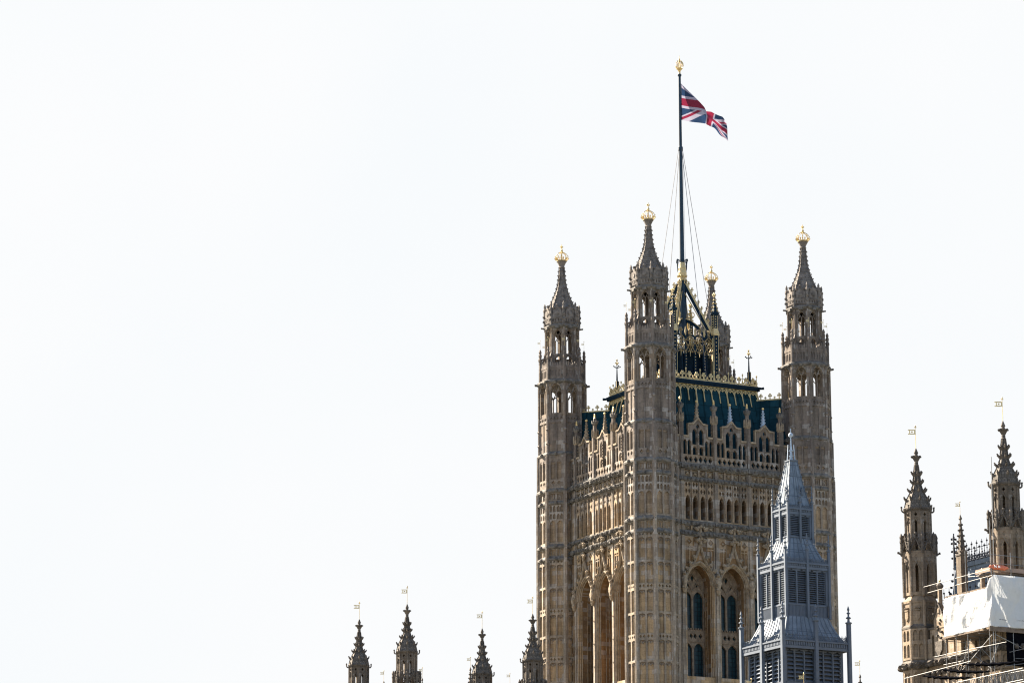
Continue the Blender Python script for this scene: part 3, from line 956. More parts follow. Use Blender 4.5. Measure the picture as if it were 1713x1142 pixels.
def gable_finial(mat):
    f = MB().mat(mat)
    f.lathe([(0.24, 66.75), (0.25, 66.9), (0.18, 67.2), (0.12, 67.8), (0.08, 68.3), (0.10, 68.4), (0.07, 68.5)], 8)
    for z, r in ((66.95, 0.25), (67.25, 0.19), (67.55, 0.16), (67.85, 0.13), (68.15, 0.11)):
        for k in range(4):
            a = PI / 4 + k * PI / 2
            f.lump(r * math.sin(a), -r * math.cos(a), z, 0.07)
    f.mat('gold'); f.ball(0, 0, 68.64, 0.13)
    return f.build('gable_finial', mesh_only=True)
gf_stone = gable_finial('carved'); gf_lead = gable_finial('lead')

# window with two lights, transom and tracery
wt = MB().mat('recess_shade')
yt = -7.55
for zb, zt_ in ((42.42, 45.75), (46.9, 50.6)):
    wt.arcade(-1.27, 1.27, zb, zt_, yt, 0.2, [(-0.63, 1.06, zb + 0.03, zt_ - 0.75, 0.68, 'pt'), (0.63, 1.06, zb + 0.03, zt_ - 0.75, 0.68, 'pt')])
wt.arcade(-1.27, 1.27, 45.75, 46.9, yt - 0.06, 0.3, [(-0.8, 0.42, 46.05, 46.6, 0, 'dia'), (-0.22, 0.36, 46.05, 46.6, 0, 'dia'), (0.22, 0.36, 46.05, 46.6, 0, 'dia'), (0.8, 0.42, 46.05, 46.6, 0, 'dia')])
for k in range(9): wt.cbox(-1.1 + k * 0.275, yt - 0.1, 46.9, 47.05, 0.12)
wt.arcade(-1.27, 1.27, 50.6, 52.9, yt, 0.2, [(-0.93, 0.26, 50.75, 51.15, 0, 'dia'), (-0.45, 0.34, 50.85, 51.45, 0, 'dia'), (0.0, 0.42, 51.45, 52.3, 0, 'dia'), (0.45, 0.34, 50.85, 51.45, 0, 'dia'), (0.93, 0.26, 50.75, 51.15, 0, 'dia')])
for sx in (-1, 1):
    wt.tube((0, yt - 0.03, 50.5), (sx * 0.8, yt - 0.03, 51.9), 0.06, 5)
    wt.tube((sx * 1.2, yt - 0.03, 50.5), (0, yt - 0.03, 52.2), 0.06, 5)
wt.box(-1.27, 1.27, -8.0, yt + 0.1, 42.25, 42.42)
tracery_mesh = wt.build('window', mesh_only=True)
gl = MB().mat('glass'); gl.box(-1.29, 1.29, -7.34, -7.28, 42.3, 52.8)
glass_mesh = gl.build('glass', mesh_only=True)

# ogee hood mould with crockets and a cross finial
hm = MB().mat('carved')
def hood_pts():
    P = []
    P = [p_ for p_ in fc_arch(0, 3.42, 50.75, 2.62) if p_[0] < -0.62]
    P += [(-0.52, 53.35), (-0.36, 53.72), (-0.22, 54.1), (-0.1, 54.5), (0, 54.9)]
    return P
HP = hood_pts()
for sx in (-1, 1):
    hm.path([(sx * x, YW - 0.1, z) for x, z in HP], 0.13, 6)
    hm.path([(sx * x * 0.97, YW - 0.2, z) for x, z in HP], 0.06, 5)
    for i, sz in ((1, 0.17), (3, 0.22), (5, 0.24), (7, 0.22)):
        x, z = HP[i]
        hm.lump(sx * (abs(x) + 0.12), YW - 0.2, z + 0.16, sz)
        hm.lump(sx * (abs(x) + 0.28), YW - 0.22, z + 0.26, sz * 0.7)
        hm.lump(sx * (abs(x) + 0.20), YW - 0.2, z - 0.02, sz * 0.5)
hm.tube((0, YW - 0.2, HP[-1][1] - 0.2), (0, YW - 0.25, 56.6), 0.15, 6)
for z, rr in ((55.15, 0.48), (56.25, 0.56)):
    for dx, dz in ((-1, 0), (1, 0), (-0.55, 0.15), (0.55, 0.15), (0, 0.35), (-0.75, -0.2), (0.75, -0.2)):
        hm.lump(dx * rr, YW - 0.36, z + dz * rr, 0.17)
hood_mesh = hm.build('hood_mould', mesh_only=True)

# heraldic beast holding a shield on each shaft
be = MB().mat('carved')
be.lathe([(0.12, 50.1), (0.24, 50.4), (0.3, 50.5)], 8, None, 0, YW - 0.25)
be.lathe([(0.2, 50.5), (0.27, 50.9), (0.25, 51.4), (0.17, 51.7)], 8, None, 0, YW - 0.27)
be.lump(0, YW - 0.30, 51.9, 0.22)
be.lump(0.02, YW - 0.41, 51.86, 0.12)
for sx in (-1, 1):
    be.tube((sx * 0.22, YW - 0.27, 51.5), (sx * 0.25, YW - 0.43, 51.1), 0.08, 5)
    be.tube((sx * 0.14, YW - 0.30, 50.55), (sx * 0.2, YW - 0.43, 50.6), 0.1, 5)
    be.tube((sx * 0.1, YW - 0.27, 52.0), (sx * 0.15, YW - 0.25, 52.22), 0.06, 5, 0.02)
be.prism([(-0.2, 51.35), (0.2, 51.35), (0.19, 50.9), (0, 50.6), (-0.19, 50.9)], YW - 0.49, YW - 0.44)
beast_mesh = be.build('heraldic_beast', mesh_only=True)

for k in range(4):
    X = RZ(k * PI / 2)       # k=0 the right-hand face, k=3 the left-hand face in view
    X = RZ(-k * PI / 2)
    wall = link('wall', wall_mesh, tower, X)
    if k in (0, 1):
        [link('string_course', sm_, wall) for sm_ in string_meshes]
        for x in SH: link('heraldic_beast', beast_mesh, wall, T(x, 0, 0))
        for c in arches:
            link('hood_mould', hood_mesh, wall, T(c, 0, 0))
        for c in arches:
            win = link('window', tracery_mesh, tower, X @ T(c, 0, 0))
            link('glass', glass_mesh, win)
    par = link('parapet', parapet_mesh, tower, X)
    for x in SH: link('pinnacle', pin_mesh, par, T(x, YW + 0.12, 0))
    for i, c in enumerate(arches): link('gable_finial', gf_lead if (k == 0 and i > 0) else gf_stone, par, T(c, YW + 0.2, 0))

# --- roof
rf = MB().mat('roof')
ZD = 71.25
def frustum(mb, h0, z0, h1, z1):
    mb.add([(-h0, -h0, z0), (h0, -h0, z0), (h0, h0, z0), (-h0, h0, z0), (-h1, -h1, z1), (h1, -h1, z1), (h1, h1, z1), (-h1, h1, z1)],
           [(3, 2, 1, 0), (4, 5, 6, 7), (0, 1, 5, 4), (1, 2, 6, 5), (2, 3, 7, 6), (3, 0, 4, 7)])
rf.box(-8.6, 8.6, -8.6, 8.6, 61.9, 62.45)
frustum(rf, 7.15, 62.45, 5.2, ZD)
SL = (7.15 - 5.2) / (ZD - 62.45)
for k in range(4):
    rf.at(RZ(k * PI / 2))
    for i in range(-5, 6):                       # standing seams
        x = i * 0.98
        rf.tube((x * 1.28, -7.17, 62.6), (x, -5.22, ZD), 0.035, 4)
    # raised hatch plates
    for (x, z) in ((-3.2, 67.3), (2.3, 66.4)):
        y = -(5.2 + SL * (ZD - z))
        y2 = -(5.2 + SL * (ZD - z - 1.0))
        rf.add([(x, y - 0.08, z), (x + 0.7, y - 0.08, z), (x + 0.7, y2 - 0.08, z + 1.0), (x, y2 - 0.08, z + 1.0), (x, y + 0.05, z), (x + 0.7, y + 0.05, z), (x + 0.7, y2 + 0.05, z + 1.0), (x, y2 + 0.05, z + 1.0)],
               [(0, 1, 2, 3), (7, 6, 5, 4), (0, 4, 5, 1), (1, 5, 6, 2), (2, 6, 7, 3), (3, 7, 4, 0)])
    # link roof to the corner turret
    rf.at(RZ(k * PI / 2 + PI / 4))
    y0, y1 = -5.0 * 1.414, -7.6 * 1.414
    rf.add([(-1.9, y0, 63), (1.9, y0, 63), (0.25, y0, 70.2), (-0.25, y0, 70.2), (-1.9, y1, 63), (1.9, y1, 63), (0.25, y1, 70.2), (-0.25, y1, 70.2)],
           [(3, 2, 1, 0), (4, 5, 6, 7), (0, 1, 5, 4), (1, 2, 6, 5), (2, 3, 7, 6), (3, 0, 4, 7)])
rf.at(ID)
roof = rf.build('roof', tower)
gt = MB().mat('iron')
for k in range(4):
    gt.at(RZ(k * PI / 2))
    gt.box(-5.5, 5.5, -5.5, -5.0, ZD - 0.05, ZD + 0.14)
    gt.box(-5.58, 5.58, -5.58, -5.42, ZD + 0.14, ZD + 0.34)
gt.at(ID)
for sx in (-1, 1):
    for sy in (-1, 1):
        gt.tube((sx * 5.5, sy * 5.5, ZD + 0.2), (sx * 5.78, sy * 5.78, ZD + 0.22), 0.1, 6, 0.14)
gt.build('gutter', roof)
# gilded fringe hanging under the gutter
fr = MB().mat('cream')
n = 13
for k in range(4):
    fr.at(RZ(k * PI / 2))
    sp_ = 10.4 / (n - 1)
    yy = lambda z: -(5.2 + SL * (ZD - z)) - 0.09
    for i in range(n):
        x = -5.2 + i * sp_
        big = (i % 4 == 0)
        zl = 69.0 if big else 69.5
        wd = 0.075 if big else 0.055
        fr.tube((x, yy(ZD), ZD - 0.02), (x * 1.02, yy(zl), zl), wd, 5)
        if big: fr.tube((x * 1.02, yy(zl + 0.5), zl + 0.5), (x * 1.02, yy(zl), zl), 0.10, 6, 0.08)
        if i < n - 1:
            a, b_ = x, x + sp_
            mm = (a + b_) / 2
            for (p0, p1, r) in (((a, 70.5), (a + 0.16, 70.88), 0.045), ((a + 0.16, 70.88), (mm, 71.1), 0.045), ((b_, 70.5), (b_ - 0.16, 70.88), 0.045), ((b_ - 0.16, 70.88), (mm, 71.1), 0.045),
                                ((a, 71.12), (mm, 70.76), 0.03), ((b_, 71.12), (mm, 70.76), 0.03), ((a, 71.15), (b_, 71.15), 0.04), ((mm, 70.72), (mm, 71.1), 0.04)):
                fr.tube((p0[0], yy(p0[1]), p0[1]), (p1[0], yy(p1[1]), p1[1]), r, 5)
fr.build('gilded_fringe', roof)

def fleur(mb, x, y, z, h, wd):
    """small gilded cross-flory on a stalk"""
    mb.box(x - wd * 0.14, x + wd * 0.14, y - 0.04, y + 0.04, z, z + h)
    mb.box(x - wd * 0.5, x + wd * 0.5, y - 0.04, y + 0.04, z + h * 0.55, z + h * 0.72)
    mb.box(x - wd * 0.26, x + wd * 0.26, y - 0.05, y + 0.05, z + h * 0.84, z + h * 1.0)
    mb.box(x - wd * 0.5, x - wd * 0.3, y - 0.05, y + 0.05, z + h * 0.48, z + h * 0.8)
    mb.box(x + wd * 0.3, x + wd * 0.5, y - 0.05, y + 0.05, z + h * 0.48, z + h * 0.8)

cs = MB().mat('cream')
for k in range(4):
    cs.at(RZ(k * PI / 2))
    y = -5.38
    nn = 13
    st_ = 10.4 / nn
    for i in range(nn):
        x = -5.2 + st_ * (i + 0.5)
        fleur(cs, x, y, ZD + 0.45, 0.72, 0.44)
        cs.path([(x - st_ / 2, y, ZD + 0.85), (x - st_ * 0.42, y, ZD + 0.58), (x - st_ * 0.2, y, ZD + 0.46), (x, y, ZD + 0.62), (x + st_ * 0.2, y, ZD + 0.46), (x + st_ * 0.42, y, ZD + 0.58), (x + st_ / 2, y, ZD + 0.85)], 0.055, 5)
        if i % 2 == 0: cs.tube((x + st_ / 2, y, ZD + 0.34), (x + st_ / 2, y, ZD + 1.35), 0.05, 5, 0.03)
        if i % 2 == 0: cs.ball(x + st_ / 2, y, ZD + 1.4, 0.08, 6, 0.14)
    cs.box(-5.3, 5.3, y - 0.05, y + 0.05, ZD + 0.36, ZD + 0.45)
    cs.mat('iron'); cs.box(-5.2, 5.2, y + 0.1, y + 0.13, ZD + 1.05, ZD + 1.09); cs.mat('cream')
    # crosses on the link roofs
    cs.at(RZ(k * PI / 2 + PI / 4))
    cs.box(-0.28, 0.28, -7.6 * 1.414, -5.25 * 1.414, 70.2, 70.32)
    cs.at(RZ(k * PI / 2 + PI / 4) @ RZ(PI / 2))
    i = 0
    x = -7.5 * 1.414
    while x < -5.4 * 1.414:
        fleur(cs, x, 0, 70.3, 0.62 if i % 2 == 0 else 0.32, 0.36 if i % 2 == 0 else 0.2)
        x += 0.46; i += 1
cs.build('cresting', roof)
# iron corner finials on the deck
fm = MB().mat('iron')
fm.cbox(0, 0, ZD, 73.2, 0.26); fm.lathe([(0.1, 73.2), (0.05, 74.6), (0.03, 75.3)], 6)
fm.mat('cream'); fm.box(-0.15, -0.12, -0.15, -0.12, ZD + 0.3, 73.2); fm.box(0.12, 0.15, -0.15, -0.12, ZD + 0.3, 73.2)
fm.mat('iron')
for a in range(4):
    d = Vector((math.cos(a * PI / 2), math.sin(a * PI / 2), 0))
    fm.tube((0, 0, 74.55), d * 0.36 + Vector((0, 0, 74.68)), 0.035, 5); fm.ball(*(d * 0.36 + Vector((0, 0, 74.7))), 0.07, 6)
fm.mat('cream')
fm.ball(0, 0, 75.0, 0.12, 6, 0.16); fm.ball(0, 0, 75.32, 0.09, 6, 0.16); fm.box(-0.2, 0.2, -0.04, 0.04, 75.02, 75.1); fm.box(-0.04, 0.04, -0.2, 0.2, 75.02, 75.1)
fmesh = fm.build('roof_finial', mesh_only=True)
for sx in (-1, 1):
    for sy in (-1, 1): link('roof_finial', fmesh, roof, T(sx * 4.74, sy * 4.74, 0))

# --- iron lantern that carries the flagstaff
A = 2.35
core = MB().mat('iron')
core.box(-1.15, 1.15, -1.15, 1.15, ZD, 75.4)
core.box(-A - 0.1, A + 0.1, -A - 0.1, A + 0.1, ZD - 0.02, ZD + 0.28)
for k in range(4):
    core.at(RZ(k * PI / 2))
    core.box(-A, A, -A - 0.06, -A + 0.06, 75.25, 75.4)
    core.box(-A, A, -A - 0.06, -A + 0.06, 76.75, 76.92)
    core.box(-A, A, -A + 0.9, -A + 1.0, ZD, 75.3)
lan = core.at(ID).build('iron_lantern', tower)
gy = MB()
for k in range(4):
    gy.at(RZ(k * PI / 2))
    y = -A - 0.08
    for i in range(4):
        a, b_ = -A + 0.25 + i * 1.06, -A + 0.25 + (i + 1) * 1.06
        mm = (a + b_) / 2
        gy.mat('bronze')
        for p0, p1, r in (((a, 75.1), (mm, 76.2), 0.05), ((b_, 75.1), (mm, 76.2), 0.05), ((a, 76.2), (mm, 75.2), 0.045), ((b_, 76.2), (mm, 75.2), 0.045), ((a, 76.3), (b_, 76.3), 0.05),
                          ((a, 76.3), (mm, 76.85), 0.05), ((b_, 76.3), (mm, 76.85), 0.05)):
            gy.tube((p0[0], y, p0[1]), (p1[0], y, p1[1]), r, 5)
        for (x, z) in ((mm, 75.75), (mm, 76.45), (a + 0.2, 75.8), (b_ - 0.2, 75.8), (mm - 0.2, 75.2), (mm + 0.2, 75.2)): gy.lump(x, y - 0.02, z, 0.11)
        gy.mat('bronze'); fleur(gy, mm, y, 76.92, 0.62, 0.34); gy.mat('cream')
        gy.tube((mm, y, 75.2), (mm, y, 74.7), 0.05, 5, 0.02)
        if i:
            gy.tube((a + 0.1, y + 0.03, ZD + 0.2), (a + 0.1, y + 0.03, 75.1), 0.03, 5)
            for zz in [72.0 + 0.3 * q for q in range(11)]: gy.ball(a, y - 0.07, zz, 0.06, 6)
            gy.mat('iron'); gy.cbox(a, y + 0.12, ZD + 0.2, 76.9, 0.26)
            gy.mat('cream'); gy.lathe([(0.07, 76.8), (0.09, 77.2), (0.03, 77.7)], 5, 0, a, y)
        gy.mat('iron'); gy.lathe([(0.06, 76.9), (0.08, 77.15), (0.02, 77.5)], 5, 0, a + 0.26, y)
    gy.mat('cream')
    for sx in (-1, 1): gy.tube((sx * (A - 0.3), y - 0.02, ZD + 0.2), (sx * (A - 0.3), y - 0.02, 76.8), 0.06, 5)
gy.at(ID).build('gallery', lan)
ps = MB().mat('iron')
ps.cbox(0, 0, ZD, 77.15, 0.5)
ps.cbox(0, 0, 77.8, 79.2, 0.38)
ps.lathe([(0.34, 79.15), (0.42, 79.25), (0.42, 79.42), (0.3, 79.48)], 4)
ps.lathe([(0.27, 79.45), (0.03, 81.05)], 4)
ps.mat('cream')
ps.lathe([(0.46, 77.1), (0.48, 77.3), (0.34, 77.72), (0.3, 77.82)], 4)
for sx in (-1, 1):
    for sy in (-1, 1):
        ps.tube((sx * 0.25, sy * 0.25, ZD + 0.2), (sx * 0.25, sy * 0.25, 77.1), 0.028, 5)
        ps.tube((sx * 0.2, sy * 0.2, 77.8), (sx * 0.2, sy * 0.2, 79.2), 0.026, 5)
        for i in range(4): ps.lump(sx * (0.2 - i * 0.045), sy * (0.2 - i * 0.045), 79.65 + i * 0.36, 0.085)
for k in range(4):
    ps.at(RZ(k * PI / 2))
    for zz in [72.2 + 0.38 * q for q in range(13)]: ps.ball(0, -0.27, zz, 0.065, 6)
    for zz in (77.98, 78.24, 78.5, 78.76, 79.02): ps.box(-0.06, 0.06, -0.215, -0.18, zz - 0.045, zz + 0.045)
ps.at(ID)
ps.ball(0, 0, 81.08, 0.12, 6); ps.box(-0.2, 0.2, -0.05, 0.05, 81.2, 81.32); ps.box(-0.05, 0.05, -0.2, 0.2, 81.2, 81.32); ps.box(-0.06, 0.06, -0.06, 0.06, 81.1, 81.5)
pmesh = ps.build('post', mesh_only=True)
stt = MB().mat('iron')
# raking strut in the diagonal plane, from post to mast (x = distance from the mast)
D0 = A * 1.414
pa, pb = (D0 - 0.15, 76.7), (0.30, 82.6)
def bar(mb, p0, p1, t0, hw):
    (x0, z0), (x1, z1) = p0, p1
    L = math.hypot(x1 - x0, z1 - z0); nx, nz = -(z1 - z0) / L * t0, (x1 - x0) / L * t0
    mb.prism([(x0 + nx, z0 + nz), (x1 + nx, z1 + nz), (x1 - nx, z1 - nz), (x0 - nx, z0 - nz)], -hw, hw)
bar(stt, pa, pb, 0.17, 0.15)
stt.mat('cream')
bar(stt, (pa[0] + 0.22, pa[1]), (pb[0] + 0.2, pb[1] + 0.02), 0.075, 0.17)
bar(stt, (pa[0] - 0.2, pa[1] + 0.1), (pb[0] - 0.05, pb[1] - 0.75), 0.035, 0.17)
for i in range(9):
    q = (i + 0.5) / 9
    x = pa[0] + 0.3 + (pb[0] - pa[0]) * q; z = pa[1] + 0.1 + (pb[1] - pa[1]) * q
    stt.box(x - 0.05, x + 0.05, -0.05, 0.05, z, z + 0.36); stt.box(x - 0.15, x + 0.15, -0.05, 0.05, z + 0.18, z + 0.27); stt.lump(x, 0, z + 0.38, 0.09)
stt.mat('iron')
cur = [(0.3, 78.9), (1.0, 78.6), (1.8, 77.9), (2.5, 76.9), (2.9, 75.9)]
for c0, c1 in zip(cur, cur[1:]): bar(stt, c0, c1, 0.16, 0.13)
stt.mat('cream')
for c0, c1 in zip(cur, cur[1:]): bar(stt, (c0[0], c0[1] + 0.17), (c1[0] + 0.05, c1[1] + 0.16), 0.035, 0.15)
for i in range(12):                                          # ring ornament in the spandrel
    a, b_ = 2 * PI * i / 12, 2 * PI * (i + 1) / 12
    stt.tube((0.95 + 0.33 * math.cos(a), 0, 79.35 + 0.33 * math.sin(a)), (0.95 + 0.33 * math.cos(b_), 0, 79.35 + 0.33 * math.sin(b_)), 0.05, 5)
stt.tube((0.95, 0, 78.6), (0.95, 0, 80.3), 0.05, 5, 0.03); stt.lump(0.95, 0, 79.35, 0.16); stt.lump(0.95, 0, 80.2, 0.12)
smesh = stt.build('strut', mesh_only=True)
for k in range(4):
    a = k * PI / 2 + PI / 4
    link('post', pmesh, lan, T(D0 * math.cos(a), D0 * math.sin(a), 0))
    link('strut', smesh, lan, RZ(a))

# ================================================================== FLAGPOLE AND FLAG
pole = empty('flagpole', TC + Vector((0.1, 0, ZD)), PHI)
tag(pole, 'tall dark flagpole with gilded collar and gold finial on the tower roof', 'flagpole')
Z0 = ZD
mp = MB().mat('mast')
mp.lathe([(0.46, 0), (0.44, 3.0), (0.36, 9), (0.33, 11.9)], 10)
for k in range(4):
    a = k * PI / 2 + PI / 4
    mp.tube((0.36 * math.cos(a), 0.36 * math.sin(a), 4), (0.31 * math.cos(a), 0.31 * math.sin(a), 11.9), 0.07, 5)
mp.lathe([(0.25, 13.4), (0.215, 19), (0.18, 25.1), (0.25, 25.2), (0.25, 25.5), (0.165, 25.6), (0.13, 32.9), (0.2, 33.0), (0.2, 33.12), (0.12, 33.2)], 12)
mp.build('mast', pole)
cl = MB().mat('cream')
cl.lathe([(0.34, 11.7), (0.40, 11.85), (0.30, 12.0), (0.42, 12.2), (0.45, 12.5), (0.44, 12.55), (0.38, 12.6), (0.38, 12.9), (0.41, 12.95), (0.36, 13.05), (0.28, 13.55)], 14)
for k in range(8):
    a = k * PI / 4
    cl.lump(0.42 * math.cos(a), 0.42 * math.sin(a), 12.15, 0.12)
    cl.path([(0.38 * math.cos(a), 0.38 * math.sin(a), 11.9), (0.5 * math.cos(a), 0.5 * math.sin(a), 11.6), (0.42 * math.cos(a), 0.42 * math.sin(a), 11.35)], 0.05, 5)
cl.build('collar', pole)
lb = MB().mat('iron')
for k in range(4):
    a = k * PI / 2 + 0.3
    d = Vector((math.cos(a), math.sin(a), 0)); U = Vector((0, 0, 1))
    lb.tube(d * 0.2 + U * 13.6, d * 0.62 + U * 13.75, 0.045, 5)
    lb.ball(*(d * 0.66 + U * 13.72), 0.12, 6)
    lb.tube(d * 0.62 + U * 13.7, d * 0.55 + U * 12.7, 0.035, 5); lb.tube(d * 0.68 + U * 13.6, d * 0.60 + U * 12.7, 0.025, 5)
for i in range(16):
    a, b_ = 2 * PI * i / 16, 2 * PI * (i + 1) / 16
    lb.tube((0.58 * math.cos(a), 0.58 * math.sin(a), 13.74), (0.58 * math.cos(b_), 0.58 * math.sin(b_), 13.74), 0.03, 5)
lb.build('lamp_bracket', pole)
fc = MB().mat('gold')
fc.lathe([(0.12, 33.15), (0.1, 33.4), (0.16, 33.55), (0.32, 33.72), (0.34, 33.78), (0.2, 33.82)], 10)
for k in range(8):
    a = k * PI / 4
    P = lambda r, z: (r * math.cos(a), r * math.sin(a), z)
    fc.path([P(0.28, 33.78), P(0.40, 34.0), P(0.38, 34.25), P(0.24, 34.5), P(0.04, 34.62)], 0.04, 5)
fc.tube((0, 0, 33.7), (0, 0, 34.7), 0.035, 5); fc.ball(0, 0, 34.74, 0.09); fc.tube((0, 0, 34.8), (0, 0, 35.1), 0.025, 5)
fc.build('finial', pole)
for k in range(4):
    a = k * PI / 2
    d = Vector((math.cos(a), math.sin(a), 0))
    st = MB().mat('wire')
    st.tube(d * 0.22 + Vector((0, 0, 25.3)), d * 4.5 + Vector((0, 0, 0.3)), 0.027, 5)
    st.build('stay', pole)
st = MB().mat('wire')
for i in range(2): st.tube((0.28, -0.2 + 0.3 * i, 13), (0.20, -0.1 + 0.2 * i, 25.2), 0.012, 4)
st.build('halyard', pole)

# flag: hoist on the mast, blown to the right and sagging along the fly
FW = TC + Vector((0.1, 0, 0))
fl = MB()
for n_ in ('flagblue', 'flagwhite', 'flagred'): fl.mat(n_)
def lerp_tab(tab, u):
    for (a, *pa_), (b_, *pb_) in zip(tab, tab[1:]):
        if a <= u <= b_:
            f_ = (u - a) / (b_ - a)
            return [p0 + (p1 - p0) * f_ for p0, p1 in zip(pa_, pb_)]
    return tab[-1][1:]
# (u, x of top edge, z of top edge, x of bottom edge, z of bottom edge) in metres from the mast, along the image plane
TOP = [(0, 0.12, 0), (0.25, 1.55, -1.72), (0.4, 2.75, -2.45), (0.5, 3.25, -2.78), (0.75, 4.25, -3.35), (1.0, 4.66, -4.0)]
BOT = [(0, 0.22, -3.62), (0.25, 1.30, -3.60), (0.4, 2.20, -3.75), (0.5, 2.85, -4.05), (0.75, 3.85, -4.92), (1.0, 4.8, -5.6)]
def flag_pt(u, v):
    # hoist half: nearly flat, its upper edge folded back behind along a diagonal
    x = 0.14 + 6.25 * u
    z = -3.55 * (1 - v) - 0.17 * x
    d = (0.715, -0.699)
    h = -(x * d[1]) + z * d[0]
    h = z * d[0] - (x - 0.1) * d[1]
    y = 0.16 * math.sin(u * 14 + v * 2.5) * min(1, u * 3)
    if h > 0:
        nx, nz = -d[1], d[0]
        x -= 2 * h * nx; z -= 2 * h * nz
        y += 0.22 * min(1, h / 0.25) + 0.05
    # fly half: gathered and hanging
    tx, tz = lerp_tab(TOP, u); bx, bz = lerp_tab(BOT, u)
    X = bx + (tx - bx) * v; Z = bz + (tz - bz) * v
    Y = 0.3 * math.sin(u * 7 + v * 5.0) + 0.06 * math.sin(u * 17 - v * 9)
    Z += 0.07 * math.sin(u * 22) * (1 - v)
    q = max(0, min(1, (u - 0.36) / 0.13)); q = q * q * (3 - 2 * q)
    return (x + (X - x) * q, y + (Y - y) * q, (z + (Z - z) * q) * 1.09)
def jack(u, v):
    X = (u - 0.5) * 60; Y = (v - 0.5) * 30
    if abs(X) < 3 or abs(Y) < 3: return 2
    if abs(X) < 5 or abs(Y) < 5: return 1
    # diagonals
    s5 = math.sqrt(5)
    d1 = (X - 2 * Y) / s5; d2 = (X + 2 * Y) / s5
    def arm(d, other, sgn):
        if abs(d) > 3: return None
        return d
    # counterchanged red arms
    if X * Y > 0:
        d = d1
        if abs(d) < 3:
            side = d if X > 0 else -d
            return 2 if -0.0 < side < 2.0 else 1
    else:
        d = d2
        if abs(d) < 3:
            side = d if X < 0 else -d
            return 2 if 0.0 < side < 2.0 else 1
    return 0
NU, NV = 150, 75
vs = []; fs = []; mi = []
for i in range(NU + 1):
    for j in range(NV + 1): vs.append(flag_pt(i / NU, j / NV))
for i in range(NU):
    for j in range(NV):
        a = i * (NV + 1) + j
        fl.cur = jack((i + 0.5) / NU, (j + 0.5) / NV)
        fs.append((a, a + NV + 1, a + NV + 2, a + 1)); mi.append(fl.cur)
o0 = len(fl.v)
fl.v += [Vector(q) for q in vs]; fl.f += [list(q) for q in fs]; fl.mi += mi
flag = fl.build('flag')
for pl in flag.data.polygons: pl.use_smooth = True
flag.location = FW + Vector((0, 0, 103.5))
tag(flag, 'red white and blue Union flag flying to the right from the top of the flagpole', 'flag')

# ================================================================== GREY LOUVRED TOWER
GC = Vector((20.41, 236.0, 0))
grey = empty('louvred_tower', GC, PHI)
tag(grey, 'slate grey louvred metal tower with stepped stages and small spire', 'tower')

def louvre(mb, x0, x1, z0, z1, y, pitch, d=0.2):
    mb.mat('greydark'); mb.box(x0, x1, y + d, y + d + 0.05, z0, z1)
    mb.mat('grey')
    n = max(2, int(round((z1 - z0) / pitch)))
    for i in range(n):
        za = z0 + (z1 - z0) * (i + 0.12) / n
        s = (z1 - z0) / n * 0.6
        mb.add([(x0, y, za), (x1, y, za), (x1, y + d, za + s), (x0, y + d, za + s), (x0, y, za + 0.035), (x1, y, za + 0.035), (x1, y + d, za + s + 0.035), (x0, y + d, za + s + 0.035)],
               [(0, 3, 2, 1), (4, 5, 6, 7), (0, 1, 5, 4), (1, 2, 6, 5), (2, 3, 7, 6), (3, 0, 4, 7)])

def grey_post(h, z0, z1, w, pos):
    p_ = MB().mat('grey')
    x, y = pos
    f_ = z1 - 1.25
    p_.cbox(x, y, z0, f_, w)
    p_.lathe([(w * 0.62, f_ - 0.06), (w * 0.95, f_), (w * 0.95, f_ + 0.06), (w * 0.5, f_ + 0.1)], 8, None, x, y)
    s = w / 0.24
    p_.lathe([(0.10 * s, f_ + 0.08), (0.07 * s, f_ + 0.3), (0.17 * s, f_ + 0.36), (0.17 * s, f_ + 0.42), (0.06 * s, f_ + 0.5), (0.06 * s, f_ + 0.66), (0.14 * s, f_ + 0.72), (0.05 * s, f_ + 0.82), (0.05 * s, f_ + 0.92), (0.09 * s, f_ + 0.98), (0.02, z1)], 8, None, x, y)
    return p_

def cresting(mb, x0, x1, y, z, h, step):
    mb.box(x0, x1, y - 0.03, y + 0.03, z, z + 0.06)
    n = max(1, int(round((x1 - x0) / step)))
    for i in range(n):
        c = x0 + (x1 - x0) * (i + 0.5) / n
        s = (x1 - x0) / n
        mb.tube((c, y, z + 0.05), (c, y, z + h), 0.028, 4, 0.02)
        mb.tube((c - s / 2, y, z + 0.05), (c, y, z + h * 0.6), 0.025, 4); mb.tube((c + s / 2, y, z + 0.05), (c, y, z + h * 0.6), 0.025, 4)
        mb.tube((c - s * 0.3, y, z + h * 0.72), (c + s * 0.3, y, z + h * 0.72), 0.03, 4)
        mb.tube((c - s / 2, y, z + 0.05), (c - s / 2, y, z + h * 0.7), 0.022, 4)

